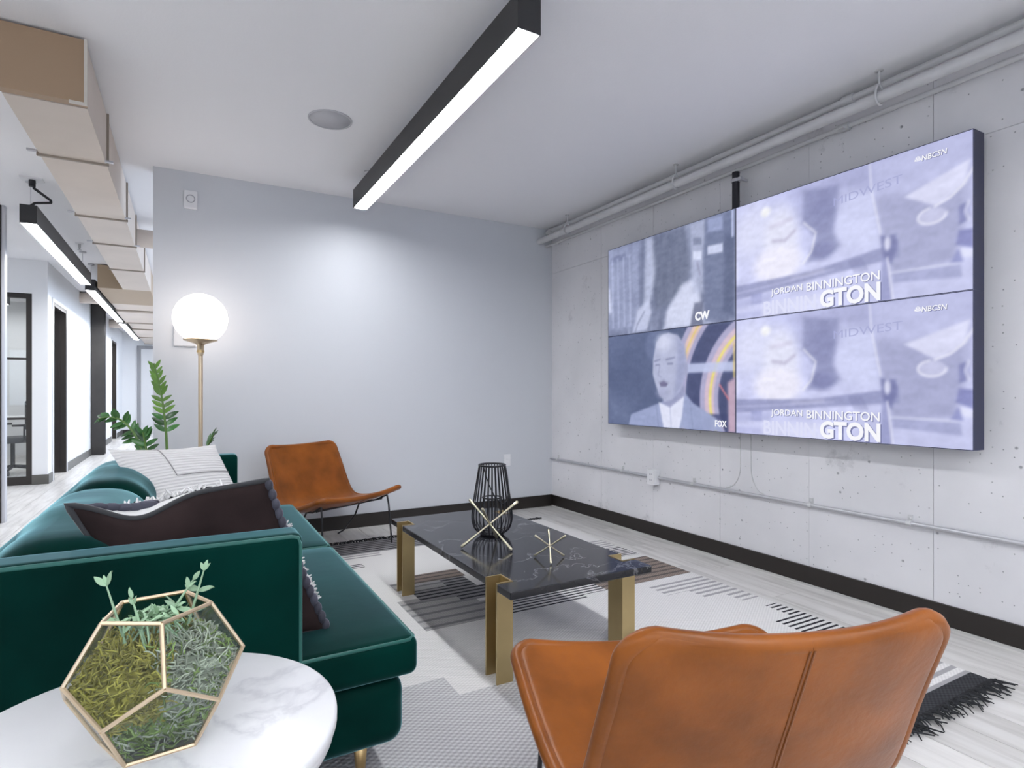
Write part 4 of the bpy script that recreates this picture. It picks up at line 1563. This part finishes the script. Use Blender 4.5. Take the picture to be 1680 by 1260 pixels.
def make_chair(label, loc, rz):
    t = thing('leather_chair', label, 'chair', loc, rz, 'tan leather lounge chairs')
    rows, NA = CH_ROWS, CH_N
    mb = MB()
    vs = [p for r in rows for p in r]
    fs = []
    for i in range(len(rows) - 1):
        for k in range(NA):
            a = i * (NA + 1) + k
            fs.append((a, a + 1, a + NA + 2, a + NA + 1))
    mb.add(vs, fs, 0, True)
    sh = mb.build('leather_shell', M['leather'], t)
    so = sh.modifiers.new('thick', 'SOLIDIFY')
    so.thickness = .034
    so.offset = 0
    su = sh.modifiers.new('smooth', 'SUBSURF')
    su.levels = 1
    su.render_levels = 2
    hm = NA // 2
    per = list(reversed(rows[0][:hm + 1])) + [r[0] for r in rows[1:]] + rows[-1][1:-1] + [r[-1] for r in reversed(rows)] + list(reversed(rows[0][hm + 1:-1]))
    per.append(per[0])
    ctr = Vector((0, .35, .45))
    MB().tube(per, .0177, 10, caps=False).build('edge_welt', M['leather'], sh)
    # thin dark welt line just inside the rim on both faces
    # centre seam on the outside of the back
    mid = NA // 2
    for dx in (-.004, .004):
        sp_ = []
        for i in range(0, len(rows) - 1, 2):
            p = rows[i][mid]
            q = rows[min(len(rows) - 1, i + 3)][mid]
            tv = (q - p).normalized()
            nb = Vector((0, -tv.z, tv.y))
            if i < len(rows) * .4 and nb.y > 0:
                nb = -nb
            if i >= len(rows) * .4 and nb.z > 0:
                nb = -nb
            sp_.append(p + nb * .0172 + Vector((dx, 0, 0)))
        MB().tube(sp_, .0022, 6).build('seam', M['leatherseam'], sh)
    # black wire base
    for sx in (-1, 1):
        MB().tube([(sx * .300, .655, .372), (sx * .305, .668, .30), (sx * .315, .690, RZ + .006)], .0065, 8).build('leg', M['blackwire'], t)
        MB().tube([(sx * .240, .42, .305), (sx * .250, .36, .20), (sx * .268, .20, .05), (sx * .272, .13, RZ + .006)], .0065, 8).build('leg', M['blackwire'], t)
        MB().tube([(sx * .300, .655, .372), (sx * .285, .55, .325), (sx * .24, .42, .302)], .0065, 8).build('seat_rail', M['blackwire'], t)
    MB().tube([(-.30, .60, .338), (-.15, .60, .338), (.15, .60, .338), (.30, .60, .338)], .0065, 8).build('cross_bar', M['blackwire'], t)
    return t


make_chair('tan leather lounge chair in the foreground, seen from behind', (.906, .608, 0), -math.atan2(.383, .924) + math.radians(2.5))
make_chair('tan leather lounge chair by the back wall beyond the sofa', (.765, 4.755, 0), math.atan2(-.45, -.89))

# ================================================================== COFFEE TABLE
X0, X1, Y0, Y1, TZ = 1.055, 1.752, 1.893, 3.342, .402
ct = thing('coffee_table', 'low black marble coffee table on brass channel legs', 'table')
LA, LB, LD = .108, .210, .072       # leg channel offsets from the ends and its depth
pts = [(X0, Y0), (X1, Y0), (X1, Y0 + LA), (X1 - LD, Y0 + LA), (X1 - LD, Y0 + LB), (X1, Y0 + LB),
       (X1, Y1 - LB), (X1 - LD, Y1 - LB), (X1 - LD, Y1 - LA), (X1, Y1 - LA), (X1, Y1), (X0, Y1),
       (X0, Y1 - LA), (X0 + LD, Y1 - LA), (X0 + LD, Y1 - LB), (X0, Y1 - LB),
       (X0, Y0 + LB), (X0 + LD, Y0 + LB), (X0 + LD, Y0 + LA), (X0, Y0 + LA)]
bevel(MB().prism(pts, TZ - .030, TZ).build('marble_top', M['blackmarble'], ct), .003)
th = .008
for sx in (0, 1):
    for (ya, yb) in ((Y0 + LA, Y0 + LB), (Y1 - LB, Y1 - LA)):
        xo = X0 if sx == 0 else X1
        xi = X0 + LD if sx == 0 else X1 - LD
        s = 1 if sx == 0 else -1
        g = .001
        poly_ = [(xo, ya + g), (xi - s * g, ya + g), (xi - s * g, yb - g), (xo, yb - g), (xo, yb - g - th), (xi - s * (g + th), yb - g - th), (xi - s * (g + th), ya + g + th), (xo, ya + g + th)]
        MB().prism(poly_, RZ, TZ + .002).build('leg', M['satinbrass'], ct)

# wire lantern
ln = thing('wire_lantern', 'black wire lantern standing on the coffee table', 'lantern', (1.402, 2.715, TZ))
prof = catmull([(.058, .008, 0), (.092, .035, 0), (.106, .085, 0), (.100, .16, 0), (.085, .26, 0), (.068, .365, 0)], 5)
for k in range(28):
    a = 2 * PI * k / 28
    MB().tube([(p.x * math.cos(a), p.x * math.sin(a), p.y) for p in prof], .0026, 5).build('wire', M['blackwire'], ln)
for r, z, rr in ((.058, .008, .006), (.068, .365, .0055), (.060, .02, .003)):
    MB().tube([(r * math.cos(a), r * math.sin(a), z) for a in [2 * PI * k / 32 for k in range(33)]], rr, 8).build('ring', M['blackwire'], ln)
MB().lathe([(.001, .004), (.056, .004), (.056, .010), (.001, .010)], n=28).build('floor_plate', M['blackwire'], ln)
MB().tube([(.050 * math.cos(a), .050 * math.sin(a), .195) for a in [2 * PI * k / 28 for k in range(29)]], .004, 8).build('candle_ring', M['blackwire'], ln)
for k in range(4):
    a = PI / 4 + PI / 2 * k
    MB().tube([(.048 * math.cos(a), .048 * math.sin(a), .010), (.050 * math.cos(a), .050 * math.sin(a), .195)], .0025, 6).build('candle_support', M['blackwire'], ln)
hp = []
for k in range(21):
    a = PI * k / 20
    hp.append((.074 * math.cos(a), -.02 - .125 * math.sin(a) * .55, .36 - .185 * math.sin(a)))
hr = -YAW + .75
hp = [(x * math.cos(hr) - y * math.sin(hr), x * math.sin(hr) + y * math.cos(hr), z) for x, y, z in hp]
MB().tube(hp, .003, 6).build('handle', M['blackwire'], ln)


# brass jacks
def jack(label, c_, a, az0, r):
    t = thing('brass_jack', label, 'ornament', (c_[0], c_[1], TZ), group='brass jack ornaments')
    rho = a * math.sqrt(2 / 3)
    tv = Vector((-math.sin(YAW), -math.cos(YAW), 0))       # direction towards the viewing side of the room
    rv = Vector((math.cos(YAW), -math.sin(YAW), 0))
    zc = a / math.sqrt(3) + r * 1.3
    for k in range(3):
        al = math.radians(az0 + 120 * k)
        h_ = tv * math.cos(al) + rv * math.sin(al)
        foot = h_ * rho + Vector((0, 0, zc - a / math.sqrt(3)))
        top = -h_ * rho + Vector((0, 0, zc + a / math.sqrt(3)))
        d_ = (top - foot)
        pts = [foot + d_ * u for u in (0, .012, .10, .30, .5, .70, .90, .988, 1)]
        MB().tube(pts, [r * .6, r * 1.3, r * 1.1, r * .75, r * .7, r * .75, r * 1.1, r * 1.3, r * .6], 10).build('rod', M['palebrass'], t)
    return t


jack('large brass jack ornament leaning before the wire lantern', (1.285, 2.512), .175, -72, .0058)
jack('small brass jack ornament on the open half of the coffee table', (1.417, 2.183), .096, 0, .0042)

# ================================================================== SIDE TABLE + TERRARIUM
ZT = .55
st = thing('side_table', 'round white marble side table in front of the sofa arm', 'table', (-.063, 1.208, 0))
RT = .324
tp = MB().lathe([(.001, ZT), (RT - .006, ZT), (RT - .001, ZT - .003), (RT, ZT - .007), (RT, ZT - .020), (RT - .004, ZT - .024), (.001, ZT - .024)], n=96)
tp.build('marble_top', M['marble'], st)
MB().lathe([(RT - .006, ZT - .024), (RT - .006, ZT - .040), (RT - .02, ZT - .040), (RT - .02, ZT - .024)], n=96).build('rim_band', M['whiteplastic'], st)
MB().lathe([(.022, .02), (.022, ZT - .03)], n=24).build('pedestal', M['brass'], st)
MB().lathe([(.001, 0.0), (.19, 0.0), (.19, .012), (.03, .022), (.001, .022)], n=64).build('foot_plate', M['brass'], st)

A_ = .0990
TC = Vector((-.043, 1.186, ZT))
AZ0 = math.radians(-84)
rings = []
for R_, z_, o_ in ((.8507, 0, 36), (1.3764, .8506, 36), (1.3764, 1.3764, 0), (.8507, 2.2270, 0)):
    rings.append([Vector((R_ * A_ * math.cos(AZ0 + math.radians(72 * k + o_)), R_ * A_ * math.sin(AZ0 + math.radians(72 * k + o_)), z_ * A_ + .003)) for k in range(5)])
te = thing('glass_terrarium', 'brass edged glass dodecahedron terrarium on the marble side table', 'terrarium', TC)
B0, B1, B2, B3 = rings
faces = [list(B0)]
edges = []
for k in range(5):
    k2 = (k + 1) % 5
    km = (k - 1) % 5
    faces.append([B3[k], B3[k2], B2[k2], B1[k], B2[k]])          # upper: between azimuth k and k2 lies lower ring vertex k
    faces.append([B0[km], B0[k], B1[k], B2[k], B1[km]])          # lower
    edges += [(B3[k], B3[k2]), (B0[k], B0[k2]), (B3[k], B2[k]), (B0[k], B1[k]), (B2[k], B1[k]), (B2[k], B1[km])]
for f_ in faces:
    c_ = sum(f_, Vector()) / 5
    n_v = (f_[1] - f_[0]).cross(f_[2] - f_[0]).normalized()
    vs = [c_ + (p - c_) * .985 + n_v * .0009 for p in f_] + [c_ + (p - c_) * .985 - n_v * .0009 for p in f_]
    MB().add(vs, [(0, 1, 2, 3, 4), (9, 8, 7, 6, 5)] + [(i, 5 + i, 5 + (i + 1) % 5, (i + 1) % 5) for i in range(5)]).build('pane', M['glass'], te)
for p, q in edges:
    MB().tube([p, q], .0036, 6, smooth=False).build('frame_bar', M['lampbrass'], te)


# moss bed (countless strands) and succulents
def inside(p, s=.93):
    for f_ in faces[1:]:
        c_ = sum(f_, Vector()) / 5
        n_v = (f_[1] - f_[0]).cross(f_[2] - f_[0]).normalized()
        if n_v.dot(c_ - Vector((0, 0, 1.1135 * A_))) < 0:
            n_v = -n_v
        if n_v.dot(p - c_) > -A_ * 1.1135 * (1 - s):
            return False
    return True


HT = 2.227 * A_
mm = MB()
hull = bmesh.new()
cz = Vector((0, 0, 1.1135 * A_))
for p in B0 + B1 + B2:
    q = cz + (p - cz) * .85
    hull.verts.new((q.x, q.y, min(q.z, .140)))
for k in range(5):
    q = cz + (B2[k].lerp(B3[k], .35) - cz) * .82
    hull.verts.new((q.x, q.y, .150))
bmesh.ops.convex_hull(hull, input=hull.verts)
bmesh.ops.triangulate(hull, faces=hull.faces)
bmesh.ops.subdivide_edges(hull, edges=hull.edges, cuts=3, use_grid_fill=True)
hull.verts.ensure_lookup_table()
hv = [v.co.copy() + (cz - v.co).normalized() * random.uniform(0, .006) for v in hull.verts]
hull.verts.index_update()
for f_ in hull.faces:
    c_ = f_.calc_center_median()
    az = (math.atan2(c_.y, c_.x) - AZ0) % (2 * PI)
    mm.add([hv[v.index] for v in f_.verts], [tuple(range(len(f_.verts)))], 2 if c_.z < .07 else (1 if az < PI * .75 else 0), False)
hull.free()
cnt = 0
while cnt < 3000:
    p = Vector((random.uniform(-.14, .14), random.uniform(-.14, .14), random.uniform(.008, .170)))
    rr = math.hypot(p.x, p.y)
    if not inside(p, .955) or (inside(p, .84) and p.z < .14):
        continue
    if p.z > .145 and rr > .09 and random.random() < .5:
        continue
    az = (math.atan2(p.y, p.x) - AZ0) % (2 * PI)
    # the side right of the front edge is greyer, the left olive, the low part green
    if p.z < .075:
        mi = 2 if random.random() < .6 else 1
    elif az < PI * .75:
        mi = 1 if random.random() < .75 else 2
    else:
        mi = 0
    pts = [p]
    dr = Vector((random.uniform(-1, 1), random.uniform(-1, 1), random.uniform(-.5, .8))).normalized()
    for k in range(5):
        dr = (dr + Vector((random.uniform(-1, 1), random.uniform(-1, 1), random.uniform(-1, 1))) * .7).normalized()
        q = pts[-1] + dr * .007
        if not inside(q, .975):
            dr = -dr
            q = pts[-1] + dr * .005
        q.z = max(q.z, .008)
        pts.append(q)
    mm.tube(pts, [.0013, .0016, .0015, .0014, .0012, .0007], 4, mi)
    cnt += 1
mo = mm.build('moss_bed', [M['moss'], M['mossgrey'], M['mossgreen']], None, TC)
tag(mo, 'olive and grey moss filling the glass terrarium', 'moss', kind='stuff')


def leaf_mesh(name, m, L, W, fold=.25, curl=.15, n=8, thick=0.0):
    vs, fs = [], []
    prof_ = [math.sin(PI * (k / n) ** .8) ** .75 if 0 < k < n else (.12 if k == 0 else .02) for k in range(n + 1)]
    for k in range(n + 1):
        u = k / n
        y = L * u
        z = -curl * L * u * u
        w_ = W / 2 * prof_[k]
        vs += [(-w_, y, z + fold * w_), (0, y, z + thick * prof_[k]), (w_, y, z + fold * w_)]
    for k in range(n):
        for q in (0, 1):
            fs.append((k * 3 + q, k * 3 + q + 1, k * 3 + q + 4, k * 3 + q + 3))
    if thick:
        o = len(vs)
        vs += [(x, y, z - thick * 1.2 * (1 if i % 3 == 1 else .2)) for i, (x, y, z) in enumerate(vs)]
        fs += [tuple(o + i for i in reversed(f)) for f in list(fs)]
    return MB().add(vs, fs, 0, True).mesh(name, m)


def place_leaf(me, parent, base, dirv, up, scale=1.0):
    y = Vector(dirv).normalized()
    x = y.cross(Vector(up))
    if x.length < 1e-3:
        x = y.orthogonal()
    x.normalize()
    z = x.cross(y)
    o = link('leaf', me, parent)
    mtx = Matrix(((x.x, y.x, z.x, base[0]), (x.y, y.y, z.y, base[1]), (x.z, y.z, z.z, base[2]), (0, 0, 0, 1)))
    o.matrix_local = mtx @ Matrix.Scale(scale, 4)
    return o


fat = leaf_mesh('leaf', M['succulent'], .026, .011, .1, -.1, 8, .0028)
rv, fv = Vector((math.cos(YAW), -math.sin(YAW), 0)), Vector((math.sin(YAW), math.cos(YAW), 0))


def succ_stem(label, base, tip, bend, nodes):
    t = thing('trailing_succulent', label, 'succulent', TC, group='trailing succulents in the terrarium')
    b_, t_ = Vector(base), Vector(tip)
    pts = [b_.lerp(t_, k / 8) + Vector(bend) * math.sin(PI * k / 8) for k in range(9)]
    MB().tube(pts, [.0024] * 6 + [.002, .0017, .0014], 6).build('stem', M['succulent'], t)
    ax = (pts[-1] - pts[-2]).normalized()
    for (u, sc2, spread) in nodes:
        p = pts[min(8, int(u * 8))]
        for sg_ in (-1, 1):
            place_leaf(fat, t, p, rv * sg_ * spread + ax * (1.1 - spread) + fv * random.uniform(-.3, .3), Vector((0, 0, 1)) + fv * -.6, sc2)
    place_leaf(fat, t, pts[-1], ax + rv * .1, fv * -1, .75)
    return t


zt_ = HT - .03
succ_stem('succulent sprig leaning out over the left corner of the terrarium', (-.045, -.01, zt_ - .02), Vector((0, 0, HT + .045)) - rv * .082 - fv * .01, (0, 0, 0), [(.45, 1.1, .8), (1, 1.0, .45)])
succ_stem('short upright succulent sprig left of centre in the terrarium', (-.015, -.03, zt_ - .02), Vector((0, 0, HT + .030)) - rv * .025 - fv * .03, (0, 0, 0), [(.55, .7, .7), (.9, .6, .4)])
succ_stem('slanting succulent sprig right of centre in the terrarium', Vector((0, 0, zt_ - .01)) + rv * .0, Vector((0, 0, HT + .042)) + rv * .045 + fv * .03, (0, 0, 0), [(.55, .8, .7), (.95, .7, .5)])
succ_stem('tallest succulent sprig with paired leaves at right in the terrarium', Vector((0, 0, zt_)) + rv * .045 + fv * .015, Vector((0, 0, HT + .058)) + rv * .062 + fv * .035, (0, 0, 0), [(.3, 1.0, .95), (.7, 1.15, .95), (1, .6, .4)])
# tangle of arched stems at the mouth
t = thing('arching_succulent', 'tangle of arching pale green succulent stems at the terrarium mouth', 'succulent', TC)
for k in range(22):
    a, b = random.uniform(0, 2 * PI), random.uniform(0, 2 * PI)
    r1, r2 = random.uniform(.01, .055), random.uniform(.02, .060)
    p, q = Vector((r1 * math.cos(a), r1 * math.sin(a), zt_ - .02)), Vector((r2 * math.cos(b), r2 * math.sin(b), zt_ - .005 + random.uniform(0, .02)))
    pts = [p.lerp(q, u / 8) + Vector((0, 0, random.uniform(.8, 1) * .03 * math.sin(PI * u / 8))) for u in range(9)]
    MB().tube(pts, [.0020, .0020, .0019, .0019, .0018, .0017, .0016, .0014, .0012], 5).build('stem', M['succulent'], t)
    for u in (3, 6, 8):
        place_leaf(fat, t, pts[u], Vector((random.uniform(-1, 1), random.uniform(-1, 1), random.uniform(-.1, .9))), (0, 0, 1), random.uniform(.5, .95))
# rosettes behind the panes
gl_ = leaf_mesh('leaf', M['greysucculent'], .050, .022, .35, -.2, 8, .002)
for (label, pos, s_) in (('large grey rosette succulent behind the left terrarium pane', -rv * .012 - fv * .072 + Vector((0, 0, .125)), 1.0),
                         ('grey spiky succulent behind the right terrarium pane', rv * .060 - fv * .035 + Vector((0, 0, .122)), .95),
                         ('small green rosette succulent low in the left terrarium pane', -rv * .060 - fv * .050 + Vector((0, 0, .105)), .62)):
    t = thing('rosette_succulent', label, 'succulent', TC + pos)
    outw = Vector((pos.x, pos.y, .06)).normalized()
    for k in range(13):
        a = k * 2.4
        lift = .25 + .06 * k
        e1 = outw.orthogonal().normalized()
        e2 = outw.cross(e1)
        d_ = (e1 * math.cos(a) + e2 * math.sin(a)) * (1.1 - .05 * k) + outw * lift * .6
        if d_.dot(outw) > .8:
            d_ -= outw * .3
        place_leaf(gl_ if s_ > .7 else fat, t, (0, 0, 0), d_, outw, s_ * (1.0 - .035 * k) * (.62 if s_ > .7 else 1.3))

# ================================================================== FLOOR LAMP
fl = thing('globe_floor_lamp', 'brass floor lamp with a glowing white glass globe', 'lamp', (.089, 4.60, 0))
MB().lathe([(.001, 0), (.14, 0), (.14, .014), (.02, .024), (.001, .024)], n=48).build('base', M['lampbrass'], fl)
MB().lathe([(.0145, .02), (.0145, 1.49)], n=20).build('pole', M['lampbrass'], fl)
MB().lathe([(.0145, 1.40), (.022, 1.43), (.022, 1.475), (.034, 1.485), (.105, 1.508), (.108, 1.515), (.001, 1.515)], n=40).build('collar', M['lampbrass'], fl)
MB().lathe([(.024, 1.425), (.024, 1.44)], n=20).build('switch', M['brass'], fl)
GR = .172
GC = 1.662
th0 = math.acos((1.515 - GC) / GR)
MB().lathe([(max(.0005, GR * math.sin(a)), GC + GR * math.cos(a)) for a in [th0 * k / 28 for k in range(29)]], n=48).build('globe_shade', M['globe'], fl)

# ================================================================== POTTED PLANT
pp = thing('potted_plant', 'glossy green potted plant with upright and arching stems behind the sofa', 'plant', (-.13, 4.27, 0))
MB().lathe([(.001, 0), (.12, 0), (.15, .40), (.155, .42), (.140, .42), (.137, .37), (.001, .37)], n=40).build('pot', M['pot'], pp)
MB().lathe([(.001, .375), (.137, .37)], n=32).build('soil', M['soil'], pp)
zl = leaf_mesh('leaf', M['leaf'], .088, .034, .25, .15)
zy = leaf_mesh('leaf', M['youngleaf'], .075, .026, .35, .05)


def zz(base, ctrl, tip, n, sides, young=0, first=.35, s=1.0):
    b_, c_, t_ = Vector(base), Vector(ctrl), Vector(tip)
    pts = [b_ * (1 - u) ** 2 + c_ * 2 * u * (1 - u) + t_ * u * u for u in [k / 24 for k in range(25)]]
    MB().tube(pts, [.011 - .007 * k / 24 for k in range(25)], 8).build('stem', M['stem'], pp)
    for k in range(n):
        u = first + (1 - first) * k / (n - 1)
        i = min(23, int(u * 24))
        p = pts[i]
        ax = (pts[i + 1] - pts[i]).normalized()
        for sgn in (-1, 1):
            d_ = sides * sgn + ax * (.55 if u < .75 else 1.3) + Vector((random.uniform(-.15, .15), random.uniform(-.15, .15), random.uniform(-.05, .15)))
            me = zy if (young and u > young) else zl
            place_leaf(me, pp, p, d_, ax.cross(sides) * -1 + Vector((0, 0, .4)), s * random.uniform(.85, 1.1) * (1 - .25 * max(0, u - .8) / .2))


# upright young stem, arching stem to the left, low stem, and one at right
zz((.02, .02, .37), (.05, .05, .95), Vector((-.045, .02, 1.33)) + rv * .0, 13, rv * .9 + fv * .25, .62, .52, 1.05)
zz((-.03, 0, .37), Vector((-.06, 0, 1.08)) - rv * .05, Vector((0, 0, .98)) - rv * .40, 11, (rv * .35 + fv * .3 + Vector((0, 0, .7))), 0, .40, 1.0)
zz((-.02, -.03, .37), Vector((0, 0, .80)) - rv * .10, Vector((0, 0, .90)) - rv * .09 - fv * .05, 8, rv * .9 + fv * .2, 0, .4, 1.0)
zz((.05, .0, .37), Vector((.1, 0, .70)) + rv * .12, Vector((0, 0, .885)) + rv * .325, 9, (rv * .6 + Vector((0, 0, .3)) - fv * .3), 0, .45, .9)

# ================================================================== OFFICE BEHIND THE GLASS
dk = thing('office_desk', 'white desk inside the glazed office', 'desk', (-2.95, 12.6, 0))
MB().box((-.8, -.4, .71), (.75, .4, .74)).build('desk_top', M['desk'], dk)
for x in (-.72, .68):
    for y in (-.33, .33):
        MB().box((x, y, 0), (x + .05, y + .05, .71)).build('leg', M['blackmetal'], dk)
oc = thing('office_chair', 'dark mesh office chair inside the glazed office', 'chair', (-2.12, 10.55, 0), 2.2)
MB().rbox((-.24, -.24, .44), (.24, .24, .52), .035, 3, 4).build('seat', M['mesh'], oc)
MB().rbox((-.22, -.29, .60), (.22, -.24, 1.02), .02, 3, 4).build('backrest', M['mesh'], oc)
MB().tube([(0, -.20, .46), (0, -.30, .50), (0, -.30, .75)], .02, 8).build('back_post', M['blackmetal'], oc)
MB().tube([(0, 0, .10), (0, 0, .45)], .025, 12).build('gas_lift', M['blackmetal'], oc)
for k in range(5):
    a = 2 * PI * k / 5
    leg_ = MB().tube([(0, 0, .11), (.28 * math.cos(a), .28 * math.sin(a), .075)], [.024, .016], 8).build('base_spoke', M['blackmetal'], oc)
    x, y = .28 * math.cos(a), .28 * math.sin(a)
    MB().tube([(x - .018 * math.sin(a), y + .018 * math.cos(a), .03), (x + .018 * math.sin(a), y - .018 * math.cos(a), .03)], .03, 12).build('caster', M['blackmetal'], leg_)
for sx in (-1, 1):
    MB().tube([(sx * .24, 0, .46), (sx * .29, 0, .50), (sx * .29, 0, .68), (sx * .29, .14, .69), (sx * .29, -.12, .69)], .014, 8).build('armrest', M['blackmetal'], oc)
